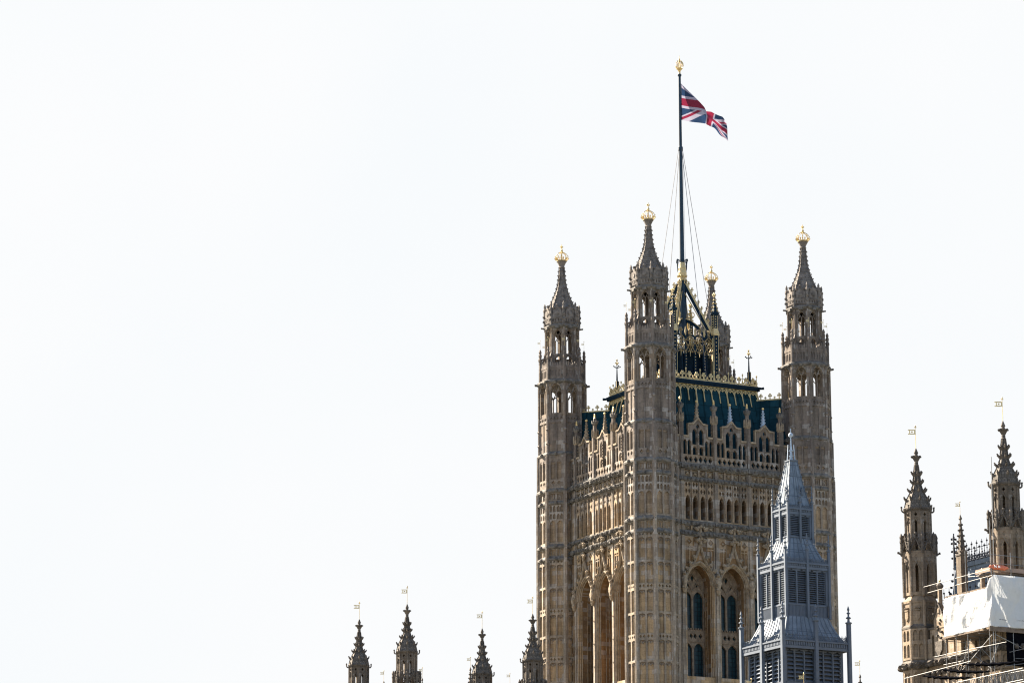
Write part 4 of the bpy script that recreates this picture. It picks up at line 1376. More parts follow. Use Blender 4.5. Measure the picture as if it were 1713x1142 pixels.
def grey_stage(h, hc, zb, zt, zc, lights, pitch, panel=None, zcore=None):
    """square stage: half size h, louvre plane hc, louvres zb..zt, cornice up to zc"""
    b_ = MB().mat('grey')
    l_ = MB()
    for k in range(4):
        for q in (b_, l_): q.at(RZ(k * PI / 2))
        b_.mat('grey')
        # cornice, fascia and dentils
        b_.box(-h, h, -h - 0.03, -h + 0.16, zt + 0.02, zt + 0.20)
        b_.box(-h, h, -h + 0.02, -h + 0.3, zt + 0.20, zc - 0.1)
        b_.box(-h - 0.02, h + 0.02, -h - 0.09, -h + 0.1, zc - 0.1, zc)
        x = -h + 0.1
        while x < h - 0.1:
            b_.box(x, x + 0.11, -h - 0.04, -h + 0.02, zt + 0.24, zc - 0.12); x += 0.2
        b_.box(-hc - 0.05, hc + 0.05, -hc - 0.05, -hc + 0.1, zb - 0.1, zb)
        # louvred lights between corner and middle posts
        for x0, x1 in ((-hc, 0), (0, hc)):
            n = lights
            wd = (x1 - x0) / n
            for i in range(n + 1):
                xm = x0 + wd * i
                b_.mat('grey'); b_.box(xm - 0.045, xm + 0.045, -hc - 0.05, -hc + 0.14, zb, zt + 0.03)
            for i in range(n):
                louvre(l_, x0 + wd * i + 0.045, x0 + wd * (i + 1) - 0.045, zb, zt, -hc, pitch)
                # little cusped head
                cx = x0 + wd * (i + 0.5)
                b_.mat('grey')
                for sx in (-1, 1):
                    b_.prism([(cx + sx * (wd / 2 - 0.04), zt), (cx, zt), (cx + sx * wd * 0.16, zt - 0.1), (cx + sx * (wd / 2 - 0.1), zt - 0.1), (cx + sx * (wd / 2 - 0.04), zt - 0.26)], -hc - 0.03, -hc + 0.03)
        if panel:
            b_.mat('grey'); b_.box(-hc, hc, -hc, -hc + 0.1, panel, zb - 0.1)
            x = -hc
            while x < hc:
                b_.box(x, x + 0.035, -hc - 0.03, -hc, panel, zb - 0.12); x += 0.12
            b_.box(-hc - 0.04, hc + 0.04, -hc - 0.05, -hc + 0.05, panel - 0.05, panel + 0.04)
    b_.at(ID); l_.at(ID)
    return b_, l_

def skirt(h0, z0, h1, z1, ribs):
    b_ = MB().mat('greysheet')
    N = 4
    pts = []
    for i in range(N + 1):
        q = i / N
        pts.append((h0 + (h1 - h0) * (1 - (1 - q) ** 1.22), z0 + (z1 - z0) * q))
    for (ha, za), (hb, zb_) in zip(pts, pts[1:]): frustum(b_, ha, za, hb, zb_)
    b_.mat('grey')
    for k in range(4):
        b_.at(RZ(k * PI / 2))
        for i in range(-ribs, ribs + 1):
            f_ = i / (ribs + 0.5)
            b_.path([(f_ * a, -a - 0.01, z) for a, z in pts], 0.028, 4)
        zz = (z0 + z1) / 2
    b_.at(ID)
    return b_

# lowest stage
b_, l_ = grey_stage(2.80, 2.42, 32.25, 34.58, 35.2, 3, 0.3)
lo = b_
lo.mat('grey')
lo.box(-2.3, 2.3, -2.3, 2.3, 20, 29.0)
for k in range(4):
    lo.at(RZ(k * PI / 2)); lo.box(-2.45, 2.45, -2.47, -2.3, 31.9, 32.15)
    for x0 in (-2.42, -1.6, -0.8, 0.03, 0.82, 1.62): louvre(lo, x0 + 0.03, x0 + 0.75, 29.0, 31.9, -2.42, 0.3); lo.mat('grey')
    lo.box(-2.8, 2.8, -2.82, -2.36, 35.12, 35.2)
lo.at(ID)
stage1 = lo.build('stage', grey); l_.build('louvre', stage1)
c_ = MB().mat('grey')
for k in range(4): c_.at(RZ(k * PI / 2)); cresting(c_, -2.7, 2.7, -2.74, 35.2, 0.52, 0.3)
c_.at(ID).build('cresting', stage1)
skirt(2.62, 35.15, 1.80, 37.05, 5).build('roof_skirt', grey)
b_, l_ = grey_stage(1.83, 1.74, 37.98, 40.5, 40.98, 2, 0.16, 37.08)
stage2 = b_.build('stage', grey); l_.build('louvre', stage2)
c_ = MB().mat('grey')
for k in range(4): c_.at(RZ(k * PI / 2)); cresting(c_, -1.76, 1.76, -1.84, 40.98, 0.42, 0.24)
c_.at(ID).build('cresting', stage2)
skirt(1.76, 40.95, 0.99, 42.9, 3).build('roof_skirt', grey)
b_, l_ = grey_stage(1.02, 0.97, 43.05, 44.62, 45.1, 1, 0.13)
b_.mat('grey'); b_.box(-0.95, 0.95, -0.95, 0.95, 42.8, 43.0)
stage3 = b_.build('stage', grey); l_.build('louvre', stage3)
c_ = MB().mat('grey')
for k in range(4): c_.at(RZ(k * PI / 2)); cresting(c_, -0.98, 0.98, -1.04, 45.1, 0.3, 0.2)
c_.at(ID).build('cresting', stage3)
s2 = MB().mat('greysheet')
spts = [(0.98, 45.08), (0.80, 45.9), (0.62, 46.8), (0.45, 47.8), (0.30, 48.7)]
for (ha, za), (hb, zb_) in zip(spts, spts[1:]): frustum(s2, ha, za, hb, zb_)
s2.mat('grey')
for k in range(4):
    s2.at(RZ(k * PI / 2))
    for f_ in (-1, -0.33, 0.33, 1):
        s2.path([(f_ * a, -a - 0.01, z) for a, z in spts], 0.035 if abs(f_) in (0, 1) else 0.022, 4)
    for z in [45.5 + 0.42 * i for i in range(8)]:
        a = 0.98 + (0.30 - 0.98) * (z - 45.08) / 3.62
        s2.lump(-a, -a - 0.03, z, 0.06)
    # tiny dormer
    s2.box(0.30, 0.48, -0.82, -0.6, 46.15, 46.5); s2.prism([(0.26, 46.5), (0.52, 46.5), (0.39, 46.72)], -0.85, -0.6)
s2.at(ID)
s2.lathe([(0.40, 48.66), (0.50, 48.74), (0.50, 48.82), (0.3, 48.86)], 4)
spire = s2.build('spire', grey)
s3 = MB().mat('lead')
for sx in (-1, 1):
    for sy in (-1, 1): s3.tube((sx * 0.2, sy * 0.2, 48.8), (sx * 0.15, sy * 0.15, 50.0), 0.045, 5, 0.03)
s3.lathe([(0.14, 48.8), (0.07, 49.6), (0.05, 50.5), (0.04, 51.2)], 6)
for z in (49.1, 49.5): s3.lathe([(0.1, z), (0.2, z + 0.05), (0.1, z + 0.1)], 4)
s3.ball(0, 0, 50.72, 0.18, 10)
s3.build('finial', spire)
for (h, z0, z1, w_) in ((2.80, 20, 37.9, 0.26), (1.85, 37.0, 43.2, 0.17), (1.04, 42.6, 46.82, 0.15)):
    for sx, sy in ((-1, -1), (0, -1), (1, -1), (1, 0), (1, 1), (0, 1), (-1, 1), (-1, 0)):
        grey_post(h, z0, z1, w_, (sx * h, sy * h)).build('post', grey)

# ================================================================== CORNER TOWERS OF THE PALACE
# turret with ogee cap: built once
wt_ = MB().mat('wing')
wt_.lathe([(1.24, 0), (1.24, 34.2)], 8)
corner_shafts(wt_, 1.26, 20, 34.3, 0.09)
for X in faces8():
    wt_.at(X)
    hw_ = 1.3 * SD / 2
    y = -1.24 * AP - 0.09
    wt_.arcade(-hw_, hw_, 32.0, 33.2, y, 0.1, [(-0.2, 0.3, 32.15, 32.85, 0.2, 'pt'), (0.2, 0.3, 32.15, 32.85, 0.2, 'pt')])
    wt_.arcade(-hw_, hw_, 33.2, 34.1, y, 0.1, [(-0.2, 0.3, 33.25, 33.7, 0.3, 'pt'), (0.2, 0.3, 33.25, 33.7, 0.3, 'pt')])
    for z in (29.0, 30.2):
        wt_.arcade(-hw_, hw_, z, z + 1.1, y, 0.1, [(-0.2, 0.3, z + 0.1, z + 0.7, 0.25, 'pt'), (0.2, 0.3, z + 0.1, z + 0.7, 0.25, 'pt')])
wt_.at(ID)
# shield stage and lower open stage
wt_.lathe([(1.2, 34.2), (1.2, 36.0), (1.02, 36.35), (0.95, 36.5)], 8)
corner_shafts(wt_, 1.2, 34.3, 36.0, 0.11)
for X in faces8():
    wt_.at(X)
    y = -1.2 * AP
    wt_.box(-0.36, 0.36, y - 0.05, y, 35.85, 35.98)
    wt_.prism([(-0.17, 35.25), (0.17, 35.25), (0.17, 34.85), (0, 34.6), (-0.17, 34.85)], y - 0.07, y)
    wt_.box(-0.19, 0.19, y - 0.09, y, 35.3, 35.4)
    for dx in (-0.15, 0, 0.15): wt_.lump(dx, y - 0.05, 35.5, 0.07)
    y = -1.1 * AP
    h_ = 1.1 * SD / 2
    wt_.arcade(-h_, h_, 36.4, 39.4, y, 0.2, [(0, 0.22, 36.6, 38.3, 0.25, 'pt')])
    wt_.arcade(-h_, h_, 38.7, 39.4, y - 0.04, 0.05, [(0, 0.26, 38.85, 39.15, 0, 'dia')])
    wt_.tube((-0.25, y - 0.03, 38.1), (0.1, y - 0.03, 38.8), 0.035, 4); wt_.tube((0.25, y - 0.03, 38.1), (-0.1, y - 0.03, 38.8), 0.035, 4)
    y = -0.88 * AP; h_ = 0.88 * SD / 2
    wt_.arcade(-h_, h_, 39.4, 41.7, y, 0.17, [(0, 0.17, 39.5, 41.35, 0.22, 'pt')])
    wt_.arcade(-h_, h_, 41.7, 42.2, y, 0.17, [(0, 0.22, 41.8, 42.1, 0, 'dia')])
    wt_.tube((-0.2, y - 0.03, 41.3), (0.08, y - 0.03, 41.75), 0.03, 4); wt_.tube((0.2, y - 0.03, 41.3), (-0.08, y - 0.03, 41.75), 0.03, 4)
wt_.at(ID)
corner_shafts(wt_, 1.1, 36.3, 39.4, 0.11)
corner_shafts(wt_, 0.88, 39.3, 42.3, 0.075)
wt_.lathe([(0.9, 36.3), (0.9, 36.55)], 8); wt_.lathe([(0.8, 42.05), (0.8, 42.3)], 8)
wp = MB().mat('wingdark')
wp.lathe([(1.24, 33.95), (1.36, 34.1), (1.36, 34.22), (1.22, 34.4)], 8)
wps = MB().mat('wingdark'); wpc = MB().mat('wingdark'); wpe = MB().mat('wingdark')
wps.lathe([(1.3, 31.3), (1.46, 31.5), (1.46, 31.75), (1.3, 31.95)], 8)
for k in range(8):
    a = k * PI / 4
    wps.lump(1.42 * math.sin(a), -1.42 * math.cos(a), 31.55, 0.26)
    a += PI / 8
    wps.lump(1.46 * math.sin(a), -1.46 * math.cos(a), 31.55, 0.2)
# crown of ogee gablets round the foot of the upper stage
for X in faces8():
    wpc.at(X)
    y = -1.2 * AP; h_ = 1.2 * SD / 2
    for sx in (-1, 1):
        wpc.path([(sx * h_, y, 39.35), (sx * 0.28, y, 39.55), (sx * 0.12, y, 39.95), (0, y, 40.25)], 0.06, 5)
        wpc.path([(sx * h_, y, 39.9), (sx * 0.2, y, 40.02)], 0.045, 4)
        wpc.lump(sx * 0.3, y, 39.75, 0.09)
    wpc.tube((0, y, 40.1), (0, y, 40.5), 0.06, 5); wpc.lump(0, y, 40.56, 0.12); wpc.lump(-0.12, y, 40.25, 0.09); wpc.lump(0.12, y, 40.25, 0.09)
wpc.at(ID)
for k in range(8):
    a = PI / 8 + k * PI / 4
    q = Vector((math.sin(a), -math.cos(a), 0)); U = Vector((0, 0, 1))
    wpc.lathe([(0.10, 39.2), (0.10, 40.0), (0.13, 40.1), (0.10, 40.3), (0.13, 40.45), (0.03, 40.7)], 6, 0.2, q.x * 1.2, q.y * 1.2)
    wpc.tube(q * 1.1 + U * 39.25, q * 1.4 + U * 39.35, 0.09, 5, 0.06); wpc.lump(q.x * 1.42, q.y * 1.42, 39.38, 0.09)
    # hooked gargoyles under the cap
    wpe.path([q * 0.85 + U * 42.3, q * 1.0 + U * 42.18, q * 1.12 + U * 42.3, q * 1.12 + U * 42.5], 0.06, 5); wpe.lump(q.x * 1.12, q.y * 1.12, 42.52, 0.07)
wpe.lathe([(0.86, 42.2), (0.98, 42.3), (0.98, 42.45), (0.9, 42.52)], 8)
for X in faces8():
    wpe.at(X)
    for i in range(5): wpe.ball(-0.28 + i * 0.14, -0.96 * AP, 42.36, 0.055, 6)
wpe.at(ID)
cp = MB().mat('scales')
capp = [(0.90, 42.48), (0.88, 42.62), (0.79, 42.97), (0.62, 43.3), (0.46, 43.6), (0.34, 43.9), (0.27, 44.15), (0.22, 44.7), (0.145, 45.25), (0.13, 45.75)]
cp.lathe(capp, 8)
cp.mat('wingdark')
cp.lathe([(0.13, 45.4), (0.19, 45.46), (0.13, 45.52)], 8)
cp.lathe([(0.12, 45.7), (0.28, 45.98), (0.30, 46.08), (0.13, 46.12), (0.11, 46.25), (0.16, 46.32), (0.12, 46.42), (0.03, 46.65)], 8)
for k in range(8):
    a = PI / 8 + k * PI / 4
    q = Vector((math.sin(a), -math.cos(a), 0)); U = Vector((0, 0, 1))
    cp.path([q * (prof_r(capp, z) + 0.01) + U * z for z in (42.5, 42.97, 43.3, 43.6, 43.9, 44.15, 44.7, 45.4)], 0.04, 5)
    for z, e in ((43.18, 0.98), (43.78, 0.71), (44.38, 0.49), (44.96, 0.39)):
        r0 = prof_r(capp, z - 0.22)
        e *= 0.94
        cp.tube(q * (r0 - 0.05) + U * (z - 0.24), q * e + U * (z - 0.02), 0.11, 6, 0.07)
        cp.lump(*(q * e + U * (z + 0.03)), 0.06)
    cp.lump(*(q * 0.3 + U * 46.05), 0.08)
wvm = MB().mat('gold'); vane(wvm, 0, 1.65, 0.95)
wing_vane = wvm.build('wind_vane', mesh_only=True)
wturret = wt_.build('turret'); wp.build('string_course', wturret); wps.build('belt', wturret); wpc.build('gablet_crown', wturret); wpe.build('cornice', wturret); cp.build('cap', wturret); link('wind_vane', wing_vane, wturret, T(0, 0, 46.6))

def small_pinnacle(parent, x, y, zt, zb, s=1.0, rod=True):
    p_ = MB().mat('wing')
    w_ = 0.5 * s
    zc = zt - 2.6 * s
    p_.cbox(0, 0, zb, zc, w_)
    for sx in (-1, 1):
        p_.box(sx * w_ * 0.32 - 0.04, sx * w_ * 0.32 + 0.04, -w_ / 2 - 0.04, w_ / 2 + 0.04, zb, zc)
        p_.prism([(-w_ * 0.55, zc), (w_ * 0.55, zc), (0, zc + 0.55 * s)], sx * w_ * 0.52 - 0.03, sx * w_ * 0.52 + 0.03)
    p_.mat('wingdark')
    p_.lathe([(w_ * 0.80, zc - 0.05), (w_ * 0.80, zc + 0.06), (w_ * 0.55, zc + 0.12), (0.05 * s, zt - 0.35 * s), (0.12 * s, zt - 0.25 * s), (0.02, zt)], 4)
    for i in range(6):
        q = i / 6
        r0 = w_ * 0.55 * (1 - q)
        for k in range(4):
            a = PI / 4 + k * PI / 2
            p_.lump((r0 + 0.05) * math.sin(a), -(r0 + 0.05) * math.cos(a), zc + 0.2 + q * (zt - zc - 0.5), 0.075 * s)
    o = p_.build('pinnacle', parent)
    o.location = (x, y, 0)
    if rod: link('wind_vane', small_vane, o, T(0, 0, zt - 0.05))
    return o
svm = MB().mat('gold'); vane(svm, 0, 1.0, 0.6)
small_vane = svm.build('wind_vane', mesh_only=True)

LX, LY = 12.63, 10.1
def pavilion(fpos, label, first, pins):
    root = empty('stone_tower', fpos, PHI)
    tag(root, label, 'tower')
    for i, (x, y) in enumerate(((0, 0), (LX, 0), (0, LY), (LX, LY))):
        if first and i == 0:
            wturret.parent = root; wturret.matrix_local = T(x, y, 0)
        else:
            copy_tree(wturret, root, T(x, y, 0))
    # walls
    for (X, L) in ((T(0, 0, 0), LX), (T(0, LY, 0) @ RZ(-PI / 2), LY), (T(LX, 0, 0) @ RZ(PI / 2), LY), (T(LX, LY, 0) @ RZ(PI), LX)):
        wb = MB().mat('wing')
        y0 = -0.35
        wb.box(0.9, L - 0.9, y0, y0 + 0.6, 0, 31.4)
        n = 2
        bw_ = L / n
        for b0 in range(n):
            c = bw_ * (b0 + 0.5)
            if b0 == 0: c += 0.15
            hb = bw_ / 2 - 0.25
            # parapet panels with a stepped gable
            wb.arcade(c - hb + 0.3, c - 1.1, 31.9, 33.3, y0 - 0.02, 0.35, [(c - hb + 0.55, 0.28, 32.1, 32.9, 0.25, 'pt')])
            wb.arcade(c + 1.1, c + hb - 0.3, 31.9, 33.3, y0 - 0.02, 0.35, [(c + hb - 0.55, 0.28, 32.1, 32.9, 0.25, 'pt')])
            wb.arcade(c - 1.1, c + 1.1, 31.9, 33.9, y0 - 0.02, 0.35, [(c - 0.8, 0.28, 32.1, 33.3, 0.25, 'pt'), (c + 0.8, 0.28, 32.1, 33.3, 0.25, 'pt')])
            wb.prism([(c - 0.6, 33.9), (c + 0.6, 33.9), (c + 0.6, 34.6), (c, 35.5), (c - 0.6, 34.6)], y0 - 0.06, y0 + 0.3)
            wb.mat('wingdark')
            for sx in (-1, 1):
                wb.tube((c + sx * 0.66, y0 - 0.08, 34.55), (c, y0 - 0.08, 35.58), 0.08, 5)
                wb.box(min(c + sx * 0.6, c + sx * 1.2), max(c + sx * 0.6, c + sx * 1.2), y0 - 0.08, y0 + 0.35, 33.9, 34.02)
                for q in (0.2, 0.6): wb.lump(c + sx * 0.66 * (1 - q), y0 - 0.1, 34.7 + q, 0.08)
            wb.prism([(c - 0.42, 33.0), (c + 0.42, 33.0), (c + 0.38, 32.4), (c, 31.95), (c - 0.38, 32.4)], y0 - 0.16, y0 - 0.03)
            for i in range(7): wb.lump(c + random.Random(i).uniform(-0.3, 0.3), y0 - 0.05, 33.2 + i * 0.2, 0.10)
            wb.mat('wing')
            wb.lathe([(0.24, 34.9), (0.22, 35.2), (0.16, 35.4), (0.16, 36.5), (0.2, 36.6)], 8, None, c, y0 + 0.1)
            wb.mat('wingdark'); wb.lathe([(0.16, 36.5), (0.27, 36.75), (0.2, 36.85), (0.06, 37.0)], 8, None, c, y0 + 0.1)
            wb.mat('gold'); wb.ball(c, y0 + 0.1, 37.08, 0.08, 6, 0.12); wb.mat('wing')
            # tall window under the string course
            for dx in (-0.9, 0, 0.9):
                wb.box(c + dx - 0.08, c + dx + 0.08, y0 - 0.12, y0, 22, 31.0)
        wb.mat('wingdark')
        wb.box(0.9, L - 0.9, y0 - 0.2, y0 + 0.6, 31.4, 31.9)
        x = 1.3
        i = 0
        while x < L - 1.2:
            wb.lump(x, y0 - 0.28, 31.6, 0.27 if i % 2 else 0.2)
            wb.lump(x + 0.2, y0 - 0.22, 30.9, 0.2)
            x += 0.62; i += 1
        wb.mat('wing')
        for x in (L / 2,): wb.box(x - 0.3, x + 0.3, y0 - 0.22, y0 + 0.3, 0, 34.0)
        o = wb.build('wall', root); o.matrix_local = X
    # steep roof with flat top and iron cresting
    rb = MB().mat('greysheet')
    def blk(ix, z0, jx, z1):
        rb.add([(ix, ix, z0), (LX - ix, ix, z0), (LX - ix, LY - ix, z0), (ix, LY - ix, z0), (jx, jx, z1), (LX - jx, jx, z1), (LX - jx, LY - jx, z1), (jx, LY - jx, z1)],
               [(3, 2, 1, 0), (4, 5, 6, 7), (0, 1, 5, 4), (1, 2, 6, 5), (2, 3, 7, 6), (3, 0, 4, 7)])
    blk(0.2, 31.2, 0.2, 31.5)
    blk(1.0, 31.5, 1.75, 38.1)
    blk(1.65, 38.1, 1.65, 38.4)
    ro = rb.build('roof', root)
    cb = MB().mat('crest')
    def crest_line(p0, p1, z, h, step):
        p0 = Vector((*p0, z)); p1 = Vector((*p1, z)); L = (p1 - p0).length; n = int(L / step); U = Vector((0, 0, 1)); d = (p1 - p0) / n
        cb.tube(p0 + U * 0.05, p1 + U * 0.05, 0.035, 4); cb.tube(p0 + U * h * 0.62, p1 + U * h * 0.62, 0.02, 4)
        for i in range(n + 1):
            q = p0 + d * i
            hh = h if i % 2 == 0 else h * 0.75
            cb.tube(q, q + U * hh, 0.03, 4, 0.02); cb.lump(q.x, q.y, z + hh * 0.86, 0.075); cb.lump(q.x, q.y, z + hh * 0.5, 0.05)
            if i < n:
                m_ = q + d * 0.5
                cb.tube(q + U * h * 0.35, m_ + U * 0.05, 0.025, 4); cb.tube(q + d + U * h * 0.35, m_ + U * 0.05, 0.025, 4)
                cb.tube(q + U * 0.05, m_ + U * h * 0.3, 0.025, 4); cb.tube(q + d + U * 0.05, m_ + U * h * 0.3, 0.025, 4)
    j = 1.7
    crest_line((j, j), (j, LY - j), 38.4, 1.35, 0.28)
    crest_line((j, j), (LX - j, j), 38.4, 1.35, 0.28)
    crest_line((j, LY - j), (LX - j, LY - j), 38.4, 1.35, 0.28)
    crest_line((0.75, LY - 1.1), (0.75, 1.1), 34.8, 1.9, 0.3)
    for (x, y, bx, by) in ((j, LY - j, 0.95, LY - 0.95), (j, j, 0.95, 0.95)):       # hip finial and crocketed hips
        cb.lathe([(0.09, 38.3), (0.06, 39.5), (0.1, 39.6), (0.04, 39.7), (0.04, 40.6)], 6, 0, x, y)
        for z in (38.9, 39.35, 39.9, 40.2): cb.lump(x - 0.12, y + 0.05, z, 0.09); cb.lump(x + 0.12, y - 0.05, z, 0.09); cb.lump(x, y, z + 0.1, 0.09)
        for i in range(14):
            q = i / 14
            cb.lump(x + (bx - x) * q - 0.04, y + (by - y) * q, 38.2 - q * 6.0, 0.1)
    cb.build('cresting', ro)
    for (x, y, zt, s) in pins: small_pinnacle(root, x, y, zt, 31.0, s)
    return root

pavilion((-9.36, 290.0, 0), 'brown stone tower of four spired turrets with gold vanes, left of the tall flag tower', True,
         ((-0.09, 4.55, 40.34, 0.9), (1.66, 0.26, 40.2, 0.8), (6.58, 0.52, 41.5, 1.0), (12.26, 3.77, 40.76, 0.9)))
pavilion((32.33, 211.94, 0), 'brown stone tower with spired turrets standing behind the scaffolding and white sheeting', False,
         ((0.1, 5.3, 41.25, 1.05), (6.3, 0.1, 41.25, 1.05)))

# ================================================================== LOWER PALACE RANGE (its roof lies below the picture)
rng = empty('palace_range', (14.0, 222.0, 0), PHI)
tag(rng, 'low stone range under the grey tower, only its gold vaned pinnacles showing', 'building')
rb = MB().mat('wing')
rb.box(-16, 15, -10, 26, 0, 25.0)
rb.mat('wingdark'); rb.box(-16.2, 15.2, -10.2, 26.2, 25.0, 25.4)
rb.build('wall', rng)
bpy.context.view_layer.update()
inv = rng.matrix_world.inverted()
for (px, py, zt) in ((18.23, 205.0, 28.15), (22.81, 215.0, 30.35), (15.6, 214.0, 29.0)):
    q = inv @ Vector((px, py, 0))
    p_ = small_pinnacle(rng, q.x, q.y, zt, 24.9, 0.75)

# ================================================================== SCAFFOLDING
# frame: x along E1 (right, away), y along E2 (left, away); origin under the sheeted corner
SO = Vector((27.71, 221.0, 0)) - 2.5 * E1 - 11.56 * E2
sca = empty('scaffolding', SO, PHI)
tag(sca, 'galvanised tube scaffolding platform with boards wrapped round the right hand stone tower', 'scaffolding')
def tb(name, p0, p1, r=0.026, mat='tube'):
    r *= 0.85
    q = MB().mat(mat); q.tube(p0, p1, r, 8)
    return q.build(name, sca)
ZF = 32.65     # deck
# standards along the sunlit side (x = 0) and the near side (y = 0)
for y, z1 in ((5.2, 35.5), (4.05, 39.2), (2.75, 38.0), (0.35, 36.0)):
    tb('standard', (0.0, y, 20), (0.0, y, z1), 0.026, 'tubepale')
tb('standard', (0.05, 0.0, 20), (0.05, 0.0, 39.6), 0.026, 'tubepale')
tb('standard', (0.3, 0.15, 31), (0.62, 0.35, 43.9), 0.032, 'tubepale')
tb('standard', (0.45, 0.55, 31), (0.45, 0.55, 39.9))
for x in (1.6, 3.4, 5.2): tb('standard', (x, 0.0, 20), (x, 0.0, 37.6), 0.026, 'tubepale')
for y in (5.0, 3.4, 1.8): tb('standard', (1.4, y, 24), (1.4, y, 32.6), 0.026, 'tube2')
for x, y in ((3.0, 1.8), (3.0, 3.5), (4.6, 1.8)): tb('standard', (x, y, 20), (x, y, 32.6), 0.026, 'tube2')
# guard rails
for z in (35.88, 36.33):
    tb('guard_rail', (0.03, -0.1, z + 0.12), (0.03, 7.6 - (36.33 - z), z))
for z in (36.82, 37.38): tb('guard_rail', (-0.3, 0.04, z), (6.5, 0.04, z), 0.026, 'tube2')
tb('guard_rail', (0.3, 0.2, 36.1), (0.3, 2.9, 36.35))
# ledgers and transoms below the deck
tb('ledger', (-0.02, 1.67, 31.52), (-0.02, -1.46, 31.51))
for z, y0, y1 in ((31.55, 6.6, 1.2), (30.9, 5.6, 3.4)): tb('ledger', (0.03, y0, z), (0.03, y1, z), 0.026, 'tube2')
tb('ledger', (0.03, 5.3, 31.35), (0.03, 1.8, 31.42))
tb('ledger', (-0.6, 9.25, 30.4), (-0.6, 1.67, 30.63), 0.032)
tb('ledger', (1.2, -0.1, 31.1), (1.2, -2.2, 31.15), 0.03, 'tube2'); tb('ledger', (0.9, 0.0, 30.2), (2.6, 0.0, 30.5)); tb('ledger', (1.72, 0.0, 30.75), (4.2, 0.0, 30.8))
for y in (5.2, 3.9, 2.6, 1.3): tb('transom', (-0.15, y, 32.42), (5.5, y, 32.42), 0.026, 'tube2')
for y in (5.2, 4.05): tb('transom', (-0.2, y, 31.3), (3.5, y, 31.3), 0.026, 'tube2')
# braces
for p0, p1 in (((0.1, 2.6, 32.2), (0.1, 4.3, 29.6)), ((0.1, 0.2, 32.2), (0.1, 4.4, 29.9)), ((0.2, 0.0, 32.2), (4.4, 0.0, 30.7)), ((0.6, 0.2, 31.7), (0.6, 1.6, 29.9)), ((2.8, 0.0, 30.7), (4.8, 0.0, 32.3)), ((1.5, 3.5, 31.9), (1.5, 1.0, 30.0))):
    tb('brace', p0, p1, 0.026, 'tubepale')
for p0, p1 in (((1.0, 4.6, 32.0), (1.0, 1.6, 30.2)), ((1.8, 1.0, 31.9), (1.8, 3.4, 30.2)), ((2.2, 0.5, 30.3), (4.4, 0.5, 31.9))): tb('brace', p0, p1, 0.026, 'tube2')
# deck: separate boards laid along y
for i in range(14):
    bd = MB().mat('timber')
    z = ZF - 0.05 + random.uniform(-0.015, 0.015)
    x0 = 0.02 + i * 0.42
    bd.box(x0, x0 + 0.40, 0.02 + random.uniform(-0.15, 0.05), 5.45 + random.uniform(-0.2, 0.2), z - 0.05, z)
    bd.build('deck_board', sca)
bd = MB().mat('timber'); bd.box(-0.3, 6.0, -0.12, -0.07, ZF - 0.26, ZF + 0.06); bd.build('edge_board', sca)
bd = MB().mat('timber'); bd.box(-0.10, -0.06, 1.3, 5.5, ZF - 0.08, ZF + 0.03); bd.build('edge_board', sca)
bd = MB().mat('timber'); bd.box(0.08, 0.13, 0.6, 5.3, 35.22, 35.36); bd.build('toe_board', sca)
bd = MB().mat('timber'); bd.box(0.1, 1.8, 0.6, 5.3, 35.12, 35.2); bd.build('upper_deck', sca)
bd = MB().mat('paletimber'); bd.box(0.05, 6.2, 0.12, 0.17, 36.34, 36.62); bd.build('toe_board', sca)
bd = MB().mat('paletimber'); bd.box(0.16, 0.21, 0.2, 1.9, 36.34, 36.62); bd.build('toe_board', sca)
bd = MB().mat('timber'); bd.box(0.3, 6.2, 0.25, 2.0, 36.22, 36.3); bd.build('upper_deck', sca)
# lattice beams at the bottom
for (x, y0, y1, z0, z1) in ((-0.6, 3.3, -3.9, 28.72, 28.84), (0.5, 2.4, -5.0, 28.86, 28.95)):
    lt = MB().mat('tube')
    n = 13
    for dz in (0.0, 0.72): lt.tube((x, y0, z0 + dz), (x, y1, z1 + dz - 0.05), 0.032, 8)
    for i in range(n):
        q = i / n; q2 = (i + 0.5) / n; q3 = (i + 1) / n
        P = lambda f_, dz: (x, y0 + (y1 - y0) * f_, z0 + (z1 - z0) * f_ + dz)
        lt.tube(P(q, 0), P(q2, 0.7), 0.022, 6); lt.tube(P(q2, 0.7), P(q3, 0.0), 0.022, 6); lt.tube(P(q, 0), P(q, 0.7), 0.02, 6)
    lt.build('lattice_beam', sca)

# white sheeting: one wrinkled sheet round the corner, thick enough to be solid
sh = MB().mat('sheet')
def sheet_pt(s_, v):
    """s_: metres along the sheet, 0 at its left end, corner at 5.3; v 0 bottom .. 1 top"""
    C_ = 5.28
    tri = lambda t_: abs((t_ % 1.0) - 0.5) * 2 - 0.5
    off = 0.0
    for th, fq, ph, am in ((0.5, 0.42, 0.1, 0.13), (2.2, 0.55, 0.35, 0.12), (1.2, 0.8, 0.6, 0.07), (2.75, 1.2, 0.2, 0.045)):
        off += am * tri((s_ * math.cos(th) + v * 2.6 * math.sin(th) + 0.2 * math.sin(s_ * 1.3 + v * 2)) * fq + ph)
    zb = ZF + 0.02; zt = 35.2 + 0.85 * max(0, min(1, (s_ - 4.9) / 0.5))
    z = zb + (zt - zb) * v
    if s_ < C_: return (-0.08 - off * 0.8, C_ - s_, z)
    return (s_ - C_ - 0.02, -0.14 - off * 0.8, z)
NS, NVV = 170, 44
LS = 11.6
idx = []
front = [[sheet_pt(LS * i / NS, j / NVV) for j in range(NVV + 1)] for i in range(NS + 1)]
vs = [p_ for c_ in front for p_ in c_]
fs = [(i * (NVV + 1) + j, (i + 1) * (NVV + 1) + j, (i + 1) * (NVV + 1) + j + 1, i * (NVV + 1) + j + 1) for i in range(NS) for j in range(NVV)]
sh.add(vs, fs)
tarp = sh.build('sheeting')
